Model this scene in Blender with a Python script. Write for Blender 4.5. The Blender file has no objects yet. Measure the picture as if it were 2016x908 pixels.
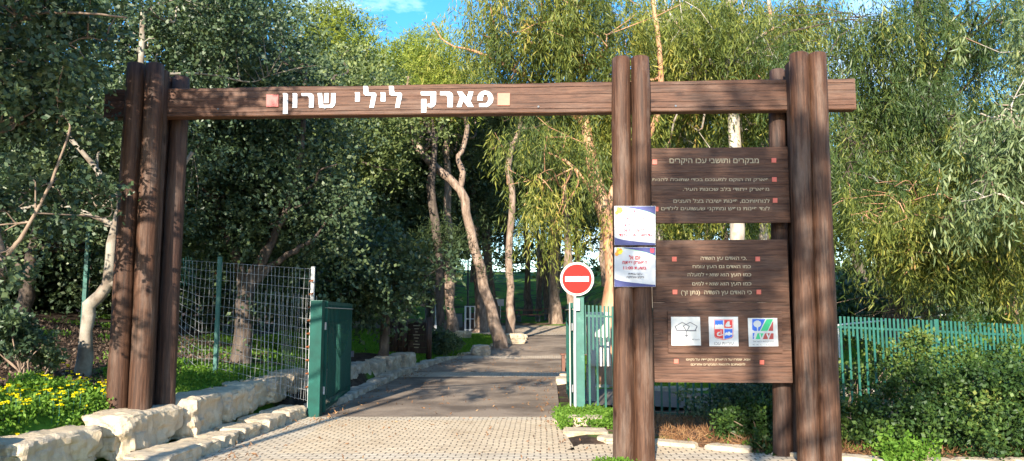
import bpy, bmesh, math, random
import numpy as np
from mathutils import Vector, noise
C = bpy.context.scene.collection
SC = bpy.context.scene
random.seed(4)
# ---------------------------------------------------------------- camera, sky, sun, exposure
F = 1480.0; PITCH = math.radians(6.4); EYE = 1.6
cd = bpy.data.cameras.new('camera'); cam = bpy.data.objects.new('camera', cd); C.objects.link(cam)
cam.location = (0, 0, EYE); cam.rotation_euler = (math.radians(90) + PITCH, 0, 0)
cd.sensor_width = 36; cd.lens = 36 * F / 2016; cd.clip_end = 2000; cd.clip_start = .05
SC.camera = cam
AZ = math.radians(12.5); EL = math.radians(20.5)
w = bpy.data.worlds.new('World'); SC.world = w; w.use_nodes = True
nt = w.node_tree; nt.nodes.clear()
out = nt.nodes.new('ShaderNodeOutputWorld'); bg = nt.nodes.new('ShaderNodeBackground')
sky = nt.nodes.new('ShaderNodeTexSky'); sky.sky_type = 'NISHITA'; sky.sun_disc = False
sky.sun_elevation = EL; sky.sun_rotation = math.radians(192.5); sky.ozone_density = 2.5; sky.air_density = 1.0; sky.dust_density = .3
tc = nt.nodes.new('ShaderNodeTexCoord'); mp = nt.nodes.new('ShaderNodeMapping'); mp.inputs['Scale'].default_value = (1.3, 1.3, 3.2); mp.inputs['Location'].default_value = (.42, .1, .55)
nz = nt.nodes.new('ShaderNodeTexNoise'); nz.inputs['Scale'].default_value = 2.3; nz.inputs['Detail'].default_value = 9; nz.inputs['Roughness'].default_value = .58
cr = nt.nodes.new('ShaderNodeValToRGB'); cr.color_ramp.elements[0].position = .56; cr.color_ramp.elements[1].position = .82
mx = nt.nodes.new('ShaderNodeMixRGB'); mx.inputs[2].default_value = (8.5, 9.2, 10.5, 1)
hs = nt.nodes.new('ShaderNodeHueSaturation'); hs.inputs['Saturation'].default_value = 1.35
L = nt.links.new
L(tc.outputs['Generated'], mp.inputs[0]); L(mp.outputs[0], nz.inputs['Vector']); L(nz.outputs['Fac'], cr.inputs[0])
L(cr.outputs[0], mx.inputs[0]); L(sky.outputs[0], hs.inputs['Color']); L(hs.outputs[0], mx.inputs[1]); L(mx.outputs[0], bg.inputs[0]); L(bg.outputs[0], out.inputs[0])
bg.inputs['Strength'].default_value = .15
sd = bpy.data.lights.new('sun', 'SUN'); sun = bpy.data.objects.new('sun', sd); C.objects.link(sun)
sd.energy = 5.0; sd.angle = math.radians(.55); sd.color = (1, .90, .75)
sun.rotation_euler = Vector((math.sin(AZ) * math.cos(EL), math.cos(AZ) * math.cos(EL), -math.sin(EL))).to_track_quat('-Z', 'Y').to_euler()
SC.view_settings.view_transform = 'Standard'; SC.view_settings.look = 'None'; SC.view_settings.gamma = 1
SC.view_settings.use_curve_mapping = False; SC.view_settings.exposure = 1.4
SC.cycles.max_bounces = 6; SC.cycles.diffuse_bounces = 3; SC.cycles.glossy_bounces = 2; SC.cycles.transmission_bounces = 3
SC.cycles.caustics_reflective = False; SC.cycles.caustics_refractive = False
SC.cycles.sample_clamp_indirect = 4

# ---------------------------------------------------------------- pixel helpers (plan the layout in metres)
cP, sP = math.cos(PITCH), math.sin(PITCH)
def ray(px, py):
    a = (px - 1008) / F; b = (454 - py) / F
    return np.array([a, cP - sP * b, sP + cP * b])
def P(px, py, Y):
    r = ray(px, py); t = Y / r[1]
    return np.array([r[0] * t, Y, EYE + r[2] * t])
def G(px, py, z=0.0):
    r = ray(px, py); t = (z - EYE) / r[2]
    return np.array([r[0] * t, r[1] * t, z])

# ---------------------------------------------------------------- materials
MATS = {}
def newmat(name):
    m = bpy.data.materials.new(name); m.use_nodes = True; n = m.node_tree; n.nodes.clear()
    o = n.nodes.new('ShaderNodeOutputMaterial'); b = n.nodes.new('ShaderNodeBsdfPrincipled')
    n.links.new(b.outputs[0], o.inputs[0]); MATS[name] = m
    return m, n, b, o
def nd(n, t, **k):
    x = n.nodes.new(t)
    for a, v in k.items():
        if a in x.inputs: x.inputs[a].default_value = v
        else: setattr(x, a, v)
    return x
def ramp(n, stops):
    r = n.nodes.new('ShaderNodeValToRGB'); e = r.color_ramp.elements
    while len(e) > 1: e.remove(e[0])
    e[0].position = stops[0][0]; e[0].color = (*stops[0][1], 1)
    for p, c in stops[1:]:
        q = e.new(p); q.color = (*c, 1)
    return r
def noisemat(name, stops, scale=(1, 1, 1), nscale=5, detail=6, rough=.8, bump=.2, bdist=.02, rough_n=.6, metal=0, spec=.4, second=None, objrand=True):
    m, n, b, o = newmat(name)
    tc = nd(n, 'ShaderNodeTexCoord'); mp = nd(n, 'ShaderNodeMapping'); mp.inputs['Scale'].default_value = scale
    n.links.new(tc.outputs['Object'], mp.inputs[0])
    if objrand:
        oi = nd(n, 'ShaderNodeObjectInfo'); mm = nd(n, 'ShaderNodeMath', operation='MULTIPLY'); mm.inputs[1].default_value = 37.0
        n.links.new(oi.outputs['Random'], mm.inputs[0]); n.links.new(mm.outputs[0], mp.inputs['Location'])
    z = nd(n, 'ShaderNodeTexNoise', Scale=nscale, Detail=detail, Roughness=rough_n)
    n.links.new(mp.outputs[0], z.inputs['Vector'])
    r = ramp(n, stops); n.links.new(z.outputs['Fac'], r.inputs[0]); col = r.outputs[0]
    if second:   # (color, noise scale, lo, hi): soft patches of another colour
        z2 = nd(n, 'ShaderNodeTexNoise', Scale=second[1], Detail=5, Roughness=.6); n.links.new(tc.outputs['Object'], z2.inputs['Vector'])
        r2 = ramp(n, [(second[2], (0, 0, 0)), (second[3], (1, 1, 1))]); n.links.new(z2.outputs['Fac'], r2.inputs[0])
        mxx = nd(n, 'ShaderNodeMixRGB'); mxx.inputs[2].default_value = (*second[0], 1)
        n.links.new(r2.outputs[0], mxx.inputs[0]); n.links.new(col, mxx.inputs[1]); col = mxx.outputs[0]
    n.links.new(col, b.inputs['Base Color'])
    b.inputs['Roughness'].default_value = rough; b.inputs['Metallic'].default_value = metal; b.inputs['Specular IOR Level'].default_value = spec
    if bump:
        bp = nd(n, 'ShaderNodeBump', Strength=bump, Distance=bdist); n.links.new(z.outputs['Fac'], bp.inputs['Height']); n.links.new(bp.outputs[0], b.inputs['Normal'])
    return m
def plain(name, col, rough=.6, spec=.4, metal=0):
    return noisemat(name, [(.3, tuple(c * .88 for c in col)), (.7, tuple(min(1, c * 1.08) for c in col))], nscale=9, rough=rough, bump=.05, bdist=.004, spec=spec, metal=metal)
def leafmat(name, stops, trans=.35, rough=.5, spec=.35):
    m, n, b, o = newmat(name)
    at = nd(n, 'ShaderNodeAttribute'); at.attribute_name = 'tint'
    r = ramp(n, stops); n.links.new(at.outputs['Fac'], r.inputs[0]); n.links.new(r.outputs[0], b.inputs['Base Color'])
    b.inputs['Roughness'].default_value = rough; b.inputs['Specular IOR Level'].default_value = spec
    t = nd(n, 'ShaderNodeBsdfTranslucent'); g = nd(n, 'ShaderNodeMixRGB', blend_type='MULTIPLY'); g.inputs[0].default_value = 1; g.inputs[2].default_value = (1.25, 1.3, .6, 1)
    n.links.new(r.outputs[0], g.inputs[1]); n.links.new(g.outputs[0], t.inputs[0])
    ms = nd(n, 'ShaderNodeMixShader'); ms.inputs[0].default_value = trans
    n.links.new(b.outputs[0], ms.inputs[1]); n.links.new(t.outputs[0], ms.inputs[2]); n.links.new(ms.outputs[0], o.inputs[0])
    return m
leafmat('carob_leaf', [(0, (.018, .038, .021)), (.45, (.052, .088, .045)), (.8, (.115, .16, .072)), (1, (.20, .24, .11))], .28, .45, .4)
leafmat('olive_leaf', [(0, (.05, .075, .025)), (.5, (.13, .17, .055)), (1, (.26, .29, .1))], .3)
leafmat('eucalyptus_leaf', [(0, (.03, .055, .015)), (.35, (.09, .125, .03)), (.65, (.2, .225, .045)), (.9, (.38, .34, .07)), (1, (.42, .24, .09))], .38, .5, .3)
leafmat('dusky_leaf', [(0, (.02, .045, .014)), (.5, (.065, .105, .028)), (.82, (.15, .18, .04)), (1, (.34, .32, .07))], .3, .45, .4)
leafmat('pale_leaf', [(0, (.07, .11, .045)), (.6, (.14, .19, .08)), (1, (.26, .28, .1))], .3, .45, .4)
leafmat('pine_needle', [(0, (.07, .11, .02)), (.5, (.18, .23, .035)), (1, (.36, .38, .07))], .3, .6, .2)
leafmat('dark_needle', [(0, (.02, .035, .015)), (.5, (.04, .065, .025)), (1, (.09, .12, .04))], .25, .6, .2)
leafmat('shrub_leaf', [(0, (.014, .035, .009)), (.5, (.036, .075, .016)), (.85, (.10, .155, .03)), (1, (.2, .21, .05))], .2, .5, .3)
leafmat('weed_leaf', [(0, (.06, .13, .015)), (.5, (.11, .22, .025)), (1, (.2, .32, .05))], .4, .6, .2)
leafmat('grass_blade', [(0, (.06, .14, .012)), (.5, (.12, .25, .02)), (1, (.22, .34, .04))], .4, .6, .2)
leafmat('dry_needle', [(0, (.10, .045, .02)), (.6, (.26, .13, .06)), (1, (.42, .27, .14))], .1, .8, .1)
leafmat('dead_leaf', [(0, (.03, .02, .015)), (.6, (.09, .06, .045)), (.9, (.2, .15, .11)), (1, (.34, .27, .2))], .1, .8, .1)
leafmat('petal_yellow', [(0, (.7, .55, .0)), (1, (.85, .75, .01))], .3, .6, .2)
leafmat('pod_orange', [(0, (.6, .2, .01)), (1, (.8, .38, .04))], .2, .5, .3)
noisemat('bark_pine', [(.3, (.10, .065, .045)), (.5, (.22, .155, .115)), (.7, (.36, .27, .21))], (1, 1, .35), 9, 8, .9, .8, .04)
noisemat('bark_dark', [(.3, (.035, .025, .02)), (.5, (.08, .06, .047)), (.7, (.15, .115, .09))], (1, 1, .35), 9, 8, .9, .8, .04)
noisemat('bark_pale', [(.3, (.075, .055, .04)), (.5, (.16, .122, .09)), (.7, (.26, .21, .165))], (1, 1, .4), 7, 7, .85, .5, .02, second=((.3, .27, .22), 3, .4, .6))
noisemat('bark_eucalyptus', [(.3, (.2, .17, .14)), (.5, (.36, .32, .27)), (.72, (.5, .46, .40))], (1, 1, .25), 6, 7, .8, .4, .02, second=((.34, .17, .09), 1.6, .52, .66))
noisemat('bark_orange', [(.3, (.22, .10, .05)), (.5, (.4, .21, .12)), (.7, (.5, .33, .2))], (1, 1, .25), 6, 7, .8, .4, .02)
noisemat('twig', [(.3, (.12, .08, .055)), (.7, (.3, .22, .16))], (1, 1, .4), 9, 4, .9, .3, .01)
noisemat('limestone', [(.25, (.33, .245, .15)), (.45, (.50, .395, .265)), (.7, (.60, .50, .36))], (1, 1, .55), 9, 12, .9, .9, .03, .7, second=((.36, .30, .23), 1.7, .52, .72))
noisemat('limestone_grey', [(.25, (.24, .20, .15)), (.5, (.42, .36, .28)), (.7, (.54, .48, .39))], (1, 1, 1.6), 5, 10, .9, .7, .03, .65, second=((.2, .18, .15), 2.5, .5, .68))
noisemat('asphalt', [(.3, (.19, .14, .098)), (.5, (.27, .205, .148)), (.7, (.36, .28, .205))], (1, 1, 1), 30, 10, .92, .3, .006, .75, second=((.11, .08, .058), .7, .42, .62), objrand=False)
noisemat('dark_path', [(.3, (.09, .075, .065)), (.7, (.16, .14, .12))], (1, 1, 1), 25, 10, .92, .3, .006, .7, objrand=False)
noisemat('soil', [(.3, (.02, .014, .011)), (.5, (.045, .032, .025)), (.7, (.10, .075, .06))], (1, 1, 1), 9, 12, .95, .6, .03, .75)
plain('white_paint', (.72, .72, .72), .5); plain('letter_white', (.56, .58, .61), .4, .4); plain('plaque_white', (.6, .6, .57), .4)
plain('engraved_cream', (.40, .33, .22), .7); plain('tile_red', (.60, .12, .08), .4); plain('tile_dark_red', (.36, .07, .06), .5); plain('tile_pink', (.40, .155, .10), .6)
plain('sign_red', (.55, .012, .008), .6, .15); plain('sign_white', (.6, .6, .6), .5); plain('sign_grey', (.35, .36, .38), .4)
plain('print_blue', (.03, .04, .17), .4); plain('print_red', (.55, .03, .04), .4); plain('print_magenta', (.5, .03, .07), .4); plain('notice_paper', (.56, .57, .58), .5); plain('print_grey', (.12, .12, .14), .5)
plain('logo_blue', (.02, .13, .6), .4); plain('logo_red', (.62, .03, .03), .4); plain('logo_green', (.03, .5, .2), .4); plain('logo_brown_red', (.42, .06, .05), .4)
plain('orange_print', (.8, .3, .02), .4); plain('yellow_print', (.85, .65, .03), .4); plain('print_green', (.35, .62, .4), .4)
plain('galvanized', (.42, .43, .43), .5, .5, .2); plain('rust', (.22, .07, .025), .9); plain('dark_metal', (.06, .07, .09), .5); plain('cream_paint', (.66, .60, .5), .6)
plain('brown_wood', (.16, .07, .045), .7); plain('bin_grey', (.2, .22, .22), .6); plain('concrete', (.45, .42, .36), .8)
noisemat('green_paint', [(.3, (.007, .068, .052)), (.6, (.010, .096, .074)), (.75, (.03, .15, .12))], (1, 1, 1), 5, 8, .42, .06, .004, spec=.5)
noisemat('shaded_green_paint', [(.3, (.002, .045, .034)), (.6, (.004, .068, .052)), (.75, (.012, .10, .08))], (1, 1, 1), 5, 8, .6, .06, .004, spec=.2)  # darker copy of the green paint: shade on the gate put into the colour
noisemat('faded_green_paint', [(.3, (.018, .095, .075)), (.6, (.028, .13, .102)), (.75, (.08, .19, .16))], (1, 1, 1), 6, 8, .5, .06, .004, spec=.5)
def woodmat(name, axis, dark, mid, light, grey=.45, plank=None):
    m, n, b, o = newmat(name)
    tc = nd(n, 'ShaderNodeTexCoord'); mp = nd(n, 'ShaderNodeMapping')
    s = [15, 15, 15]; s[axis] = .9; mp.inputs['Scale'].default_value = s
    n.links.new(tc.outputs['Object'], mp.inputs[0])
    oi = nd(n, 'ShaderNodeObjectInfo'); mm = nd(n, 'ShaderNodeMath', operation='MULTIPLY'); mm.inputs[1].default_value = 53.0
    n.links.new(oi.outputs['Random'], mm.inputs[0]); n.links.new(mm.outputs[0], mp.inputs['Location'])
    z = nd(n, 'ShaderNodeTexNoise', Scale=2.0, Detail=12, Roughness=.72, Distortion=.6); n.links.new(mp.outputs[0], z.inputs['Vector'])
    r = ramp(n, [(.34, dark), (.5, mid), (.66, light)]); n.links.new(z.outputs['Fac'], r.inputs[0])
    mp2 = nd(n, 'ShaderNodeMapping'); s2 = [3.2, 3.2, 3.2]; s2[axis] = .7; mp2.inputs['Scale'].default_value = s2
    n.links.new(tc.outputs['Object'], mp2.inputs[0]); n.links.new(mm.outputs[0], mp2.inputs['Location'])
    z2 = nd(n, 'ShaderNodeTexNoise', Scale=1.3, Detail=7, Roughness=.7); n.links.new(mp2.outputs[0], z2.inputs['Vector'])
    r2 = ramp(n, [(.49, (0, 0, 0)), (.70, (grey, grey, grey))]); n.links.new(z2.outputs['Fac'], r2.inputs[0])
    mxx = nd(n, 'ShaderNodeMixRGB'); mxx.inputs[2].default_value = (.19, .14, .11, 1)
    n.links.new(r2.outputs[0], mxx.inputs[0]); n.links.new(r.outputs[0], mxx.inputs[1]); col = mxx.outputs[0]
    # fine drying cracks along the grain
    mp3 = nd(n, 'ShaderNodeMapping'); s3 = [40, 40, 40]; s3[axis] = .9; mp3.inputs['Scale'].default_value = s3
    n.links.new(tc.outputs['Object'], mp3.inputs[0]); n.links.new(mm.outputs[0], mp3.inputs['Location'])
    z3 = nd(n, 'ShaderNodeTexNoise', Scale=1.0, Detail=4, Roughness=.6); n.links.new(mp3.outputs[0], z3.inputs['Vector'])
    r3 = ramp(n, [(.36, (.22, .2, .18)), (.46, (1, 1, 1))]); n.links.new(z3.outputs['Fac'], r3.inputs[0])
    mu = nd(n, 'ShaderNodeMixRGB', blend_type='MULTIPLY'); mu.inputs[0].default_value = .6
    n.links.new(col, mu.inputs[1]); n.links.new(r3.outputs[0], mu.inputs[2]); col = mu.outputs[0]
    # knots
    mp4 = nd(n, 'ShaderNodeMapping'); s4 = [4.2, 4.2, 4.2]; s4[axis] = 2.0; mp4.inputs['Scale'].default_value = s4
    n.links.new(tc.outputs['Object'], mp4.inputs[0]); n.links.new(mm.outputs[0], mp4.inputs['Location'])
    vo = nd(n, 'ShaderNodeTexVoronoi', Scale=1.0); n.links.new(mp4.outputs[0], vo.inputs['Vector'])
    r4 = ramp(n, [(.04, (.18, .13, .10)), (.09, (.5, .42, .38)), (.16, (1, 1, 1))]); n.links.new(vo.outputs['Distance'], r4.inputs[0])
    mk = nd(n, 'ShaderNodeMixRGB', blend_type='MULTIPLY'); mk.inputs[0].default_value = .85
    n.links.new(col, mk.inputs[1]); n.links.new(r4.outputs[0], mk.inputs[2]); col = mk.outputs[0]
    n.links.new(col, b.inputs['Base Color']); b.inputs['Roughness'].default_value = .62; b.inputs['Specular IOR Level'].default_value = .28
    bp = nd(n, 'ShaderNodeBump', Strength=.8, Distance=.008); n.links.new(z3.outputs['Fac'], bp.inputs['Height'])
    bp2 = nd(n, 'ShaderNodeBump', Strength=.4, Distance=.01); n.links.new(z.outputs['Fac'], bp2.inputs['Height']); n.links.new(bp.outputs[0], bp2.inputs['Normal'])
    n.links.new(bp2.outputs[0], b.inputs['Normal'])
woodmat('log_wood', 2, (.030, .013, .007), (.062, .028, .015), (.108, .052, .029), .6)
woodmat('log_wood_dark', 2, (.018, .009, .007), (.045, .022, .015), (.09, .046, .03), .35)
woodmat('beam_wood', 0, (.046, .020, .011), (.085, .038, .022), (.13, .063, .037), .35)
woodmat('board_wood', 0, (.046, .020, .012), (.086, .040, .024), (.13, .065, .040), .35)
# interlocking pavers
def pavermat(name, c1, c2, mortar, band):
    m, n, b, o = newmat(name)
    tc = nd(n, 'ShaderNodeTexCoord'); mp = nd(n, 'ShaderNodeMapping'); mp.inputs['Rotation'].default_value = (0, 0, .04)
    n.links.new(tc.outputs['Object'], mp.inputs[0])
    zd = nd(n, 'ShaderNodeTexNoise', Scale=2.5, Detail=3); n.links.new(tc.outputs['Object'], zd.inputs['Vector'])
    ad = nd(n, 'ShaderNodeMixRGB', blend_type='ADD'); ad.inputs[0].default_value = .05
    n.links.new(mp.outputs[0], ad.inputs[1]); n.links.new(zd.outputs['Color'], ad.inputs[2])
    bt = nd(n, 'ShaderNodeTexBrick', Scale=1.0); bt.offset = .5; bt.squash = 1
    bt.inputs['Brick Width'].default_value = .15; bt.inputs['Row Height'].default_value = .1; bt.inputs['Mortar Size'].default_value = .009
    bt.inputs['Mortar Smooth'].default_value = .35; bt.inputs['Bias'].default_value = -.1
    bt.inputs['Color1'].default_value = (*c1, 1); bt.inputs['Color2'].default_value = (*c2, 1); bt.inputs['Mortar'].default_value = (*mortar, 1)
    n.links.new(ad.outputs[0], bt.inputs['Vector'])
    col = bt.outputs['Color']
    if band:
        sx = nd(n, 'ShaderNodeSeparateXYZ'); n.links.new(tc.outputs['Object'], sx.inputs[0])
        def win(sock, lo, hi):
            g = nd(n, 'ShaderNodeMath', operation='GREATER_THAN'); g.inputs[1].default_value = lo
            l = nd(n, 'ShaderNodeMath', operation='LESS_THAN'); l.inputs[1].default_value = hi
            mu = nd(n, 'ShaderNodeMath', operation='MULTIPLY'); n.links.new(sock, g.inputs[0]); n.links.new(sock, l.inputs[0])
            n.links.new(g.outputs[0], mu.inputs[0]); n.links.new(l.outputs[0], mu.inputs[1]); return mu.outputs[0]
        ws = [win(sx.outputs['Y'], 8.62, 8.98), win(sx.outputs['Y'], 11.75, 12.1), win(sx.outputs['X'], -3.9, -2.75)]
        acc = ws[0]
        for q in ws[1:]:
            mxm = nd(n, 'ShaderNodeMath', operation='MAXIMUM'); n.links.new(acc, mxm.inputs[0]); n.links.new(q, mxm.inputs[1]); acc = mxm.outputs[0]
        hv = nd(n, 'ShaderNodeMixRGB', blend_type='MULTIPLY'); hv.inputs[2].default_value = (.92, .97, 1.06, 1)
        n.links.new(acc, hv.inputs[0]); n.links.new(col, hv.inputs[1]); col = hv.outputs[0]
    z = nd(n, 'ShaderNodeTexNoise', Scale=1.1, Detail=8, Roughness=.7); n.links.new(tc.outputs['Object'], z.inputs['Vector'])
    r = ramp(n, [(.32, (.66, .60, .54)), (.46, (.9, .87, .84)), (.62, (1, 1, 1))]); n.links.new(z.outputs['Fac'], r.inputs[0])
    mu = nd(n, 'ShaderNodeMixRGB', blend_type='MULTIPLY'); mu.inputs[0].default_value = .8; n.links.new(col, mu.inputs[1]); n.links.new(r.outputs[0], mu.inputs[2])
    zf = nd(n, 'ShaderNodeTexNoise', Scale=60, Detail=4, Roughness=.7); n.links.new(tc.outputs['Object'], zf.inputs['Vector'])
    rf = ramp(n, [(.35, (.72, .70, .68)), (.6, (1.0, 1.0, 1.0))]); n.links.new(zf.outputs['Fac'], rf.inputs[0])
    m2 = nd(n, 'ShaderNodeMixRGB', blend_type='MULTIPLY'); m2.inputs[0].default_value = .8; n.links.new(mu.outputs[0], m2.inputs[1]); n.links.new(rf.outputs[0], m2.inputs[2])
    n.links.new(m2.outputs[0], b.inputs['Base Color']); b.inputs['Roughness'].default_value = .85
    inv = nd(n, 'ShaderNodeMath', operation='SUBTRACT'); inv.inputs[0].default_value = 1; n.links.new(bt.outputs['Fac'], inv.inputs[1])
    bp = nd(n, 'ShaderNodeBump', Strength=.9, Distance=.012); n.links.new(inv.outputs[0], bp.inputs['Height'])
    bp2 = nd(n, 'ShaderNodeBump', Strength=.4, Distance=.004); n.links.new(zf.outputs['Fac'], bp2.inputs['Height']); n.links.new(bp.outputs[0], bp2.inputs['Normal'])
    n.links.new(bp2.outputs[0], b.inputs['Normal'])
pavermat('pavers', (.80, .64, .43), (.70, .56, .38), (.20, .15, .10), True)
pavermat('pale_pavers', (.62, .51, .38), (.5, .41, .31), (.26, .2, .15), False)
# terrain: bare soil / green / lawn by a vertex attribute
def terrainmat():
    m, n, b, o = newmat('ground_cover')
    tc = nd(n, 'ShaderNodeTexCoord'); at = nd(n, 'ShaderNodeAttribute'); at.attribute_name = 'zone'
    z = nd(n, 'ShaderNodeTexNoise', Scale=5, Detail=12, Roughness=.75); n.links.new(tc.outputs['Object'], z.inputs['Vector'])
    z2 = nd(n, 'ShaderNodeTexNoise', Scale=.55, Detail=8, Roughness=.65); n.links.new(tc.outputs['Object'], z2.inputs['Vector'])
    soil = ramp(n, [(.35, (.022, .015, .011)), (.5, (.05, .034, .025)), (.68, (.12, .085, .062))]); n.links.new(z.outputs['Fac'], soil.inputs[0])
    brown = ramp(n, [(.35, (.10, .058, .034)), (.5, (.20, .12, .075)), (.7, (.33, .22, .15))]); n.links.new(z.outputs['Fac'], brown.inputs[0])
    grass = ramp(n, [(.35, (.035, .085, .01)), (.5, (.085, .19, .018)), (.7, (.15, .27, .03))]); n.links.new(z.outputs['Fac'], grass.inputs[0])
    sp = nd(n, 'ShaderNodeSeparateColor'); n.links.new(at.outputs['Color'], sp.inputs[0])
    m1 = nd(n, 'ShaderNodeMixRGB'); n.links.new(sp.outputs[1], m1.inputs[0]); n.links.new(soil.outputs[0], m1.inputs[1]); n.links.new(brown.outputs[0], m1.inputs[2])
    ad = nd(n, 'ShaderNodeMath', operation='ADD'); n.links.new(sp.outputs[0], ad.inputs[0])
    sb = nd(n, 'ShaderNodeMath', operation='MULTIPLY_ADD'); sb.inputs[1].default_value = 2.2; sb.inputs[2].default_value = -1.1; n.links.new(z2.outputs['Fac'], sb.inputs[0])
    n.links.new(sb.outputs[0], ad.inputs[1])
    r = ramp(n, [(.42, (0, 0, 0)), (.58, (1, 1, 1))]); n.links.new(ad.outputs[0], r.inputs[0])
    m2 = nd(n, 'ShaderNodeMixRGB'); n.links.new(r.outputs[0], m2.inputs[0]); n.links.new(m1.outputs[0], m2.inputs[1]); n.links.new(grass.outputs[0], m2.inputs[2])
    n.links.new(m2.outputs[0], b.inputs['Base Color']); b.inputs['Roughness'].default_value = .95; b.inputs['Specular IOR Level'].default_value = .15
    bp = nd(n, 'ShaderNodeBump', Strength=.7, Distance=.05); n.links.new(z.outputs['Fac'], bp.inputs['Height']); n.links.new(bp.outputs[0], b.inputs['Normal'])
terrainmat()

# ---------------------------------------------------------------- mesh helpers
def link_mesh(name, V, F_, mats, parent=None, loc=None, smooth=False, tint=None, mi=None, sizes=None):
    """V n x 3, F_ m x k index array (or list of lists)"""
    me = bpy.data.meshes.new(name)
    if isinstance(F_, np.ndarray):
        k = F_.shape[1]; m = len(F_)
        me.vertices.add(len(V)); me.vertices.foreach_set('co', np.ascontiguousarray(V, dtype=np.float32).ravel())
        me.loops.add(m * k); me.loops.foreach_set('vertex_index', F_.astype(np.int32).ravel())
        me.polygons.add(m); me.polygons.foreach_set('loop_start', np.arange(0, m * k, k, dtype=np.int32))
        me.update(calc_edges=True)
    else:
        me.from_pydata([tuple(map(float, v)) for v in V], [], F_); me.update()
    if tint is not None:
        a = me.attributes.new('tint', 'FLOAT', 'FACE'); a.data.foreach_set('value', tint.astype(np.float32))
    for mt in (mats if isinstance(mats, (list, tuple)) else [mats]): me.materials.append(MATS[mt])
    if mi is not None: me.polygons.foreach_set('material_index', np.array(mi, dtype=np.int32))
    if smooth: me.polygons.foreach_set('use_smooth', np.ones(len(me.polygons), dtype=bool))
    o = bpy.data.objects.new(name, me); C.objects.link(o)
    if parent is not None: o.parent = parent
    if loc is not None: o.location = loc
    return o
def tag(o, label=None, cat=None, group=None, kind=None):
    if label: o['label'] = label
    if cat: o['category'] = cat
    if group: o['group'] = group
    if kind: o['kind'] = kind
    return o
def thing(name, loc, label, cat, group=None):
    o = bpy.data.objects.new(name, None); C.objects.link(o); o.location = tuple(map(float, loc)); o.empty_display_size = .2
    return tag(o, label, cat, group)
def copy_tree(o, parent=None):
    c = o.copy(); C.objects.link(c); c.parent = parent
    for ch in [x for x in o.children]: copy_tree(ch, c)
    return c
class MB:
    """collects simple solids; vertices are world coordinates, stored relative to `base`"""
    def __init__(s, base=(0, 0, 0)): s.V = []; s.F = []; s.M = []; s.base = np.array(base, float)
    def add(s, V, F_, m=0):
        k = len(s.V); s.V += [np.array(v, float) - s.base for v in V]; s.F += [[i + k for i in f] for f in F_]; s.M += [m] * len(F_)
    def box(s, c, size, U=(1, 0, 0), W=(0, 0, 1), m=0, bev=0):
        c = np.array(c, float); U = np.array(U, float); U /= np.linalg.norm(U); W = np.array(W, float); W = W - U * W.dot(U); W /= np.linalg.norm(W); N = np.cross(U, W)
        a, b, d = [x / 2 for x in size]    # along U, along N, along W
        if not bev:
            V = [c + U * i * a + N * j * b + W * k * d for k in (-1, 1) for j in (-1, 1) for i in (-1, 1)]
            s.add(V, [[0, 1, 3, 2], [4, 6, 7, 5], [0, 4, 5, 1], [2, 3, 7, 6], [0, 2, 6, 4], [1, 5, 7, 3]], m)
        else:
            bm = bmesh.new(); bmesh.ops.create_cube(bm, size=2)
            for v in bm.verts: v.co = Vector((v.co.x * a, v.co.y * b, v.co.z * d))
            bmesh.ops.bevel(bm, geom=list(bm.edges), offset=bev, segments=2, affect='EDGES', profile=.6)
            bm.verts.ensure_lookup_table(); bm.verts.index_update()
            s.add([c + U * v.co.x + N * v.co.y + W * v.co.z for v in bm.verts], [[v.index for v in f.verts] for f in bm.faces], m); bm.free()
    def tube(s, pts, rad, seg=8, m=0, cap=True):
        V, Q = tube_arrays(pts, rad, seg); n = len(pts)
        F_ = [list(map(int, q)) for q in Q]
        if cap: F_ += [[i for i in range(seg)][::-1], [(n - 1) * seg + i for i in range(seg)]]
        s.add(V, F_, m)
    def prism(s, poly, N, t, m=0):
        """poly: world points counter-clockwise seen from N; extruded by t along N"""
        n = len(poly); N = np.array(N, float)
        V = [np.array(p, float) for p in poly] + [np.array(p, float) + N * t for p in poly]
        F_ = [[i for i in range(n)][::-1], [n + i for i in range(n)]] + [[i, (i + 1) % n, n + (i + 1) % n, n + i] for i in range(n)]
        s.add(V, F_, m)
    def build(s, name, mats, parent=None, smooth=False, loc=None):
        return link_mesh(name, s.V, s.F, mats, parent, loc, smooth, mi=s.M)
def tube_arrays(pts, rad, seg=8):
    pts = np.array(pts, float); n = len(pts); rad = np.broadcast_to(np.array(rad, float), (n,))
    T = np.gradient(pts, axis=0); T /= np.linalg.norm(T, axis=1)[:, None] + 1e-9
    ref = np.array([0., 0, 1]) if abs(T[0][2]) < .9 else np.array([0., 1, 0])
    V = np.zeros((n, seg, 3)); a = np.cross(T[0], ref); a /= np.linalg.norm(a) + 1e-9
    ang = np.arange(seg) * 2 * np.pi / seg
    for i in range(n):
        a = a - T[i] * a.dot(T[i]); a /= np.linalg.norm(a) + 1e-9; b = np.cross(T[i], a)
        V[i] = pts[i] + rad[i] * (np.cos(ang)[:, None] * a + np.sin(ang)[:, None] * b)
    i = np.arange(n - 1)[:, None] * seg; j = np.arange(seg)[None]; j2 = (j + 1) % seg
    Q = np.stack([i + j, i + j2, i + seg + j2, i + seg + j], -1).reshape(-1, 4)
    return V.reshape(-1, 3), Q
def bezier(pts, n=14):
    """Catmull-Rom through the points"""
    p = np.array(pts, float); p = np.vstack([2 * p[0] - p[1], p, 2 * p[-1] - p[-2]]); o = []
    m = len(p) - 3; per = max(2, n // m)
    for i in range(m):
        for t in np.linspace(0, 1, per, endpoint=False):
            a, b, c, d = p[i:i + 4]
            o.append(.5 * ((2 * b) + (-a + c) * t + (2 * a - 5 * b + 4 * c - d) * t * t + (-a + 3 * b - 3 * c + d) * t ** 3))
    o.append(p[-2]); return np.array(o)
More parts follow.
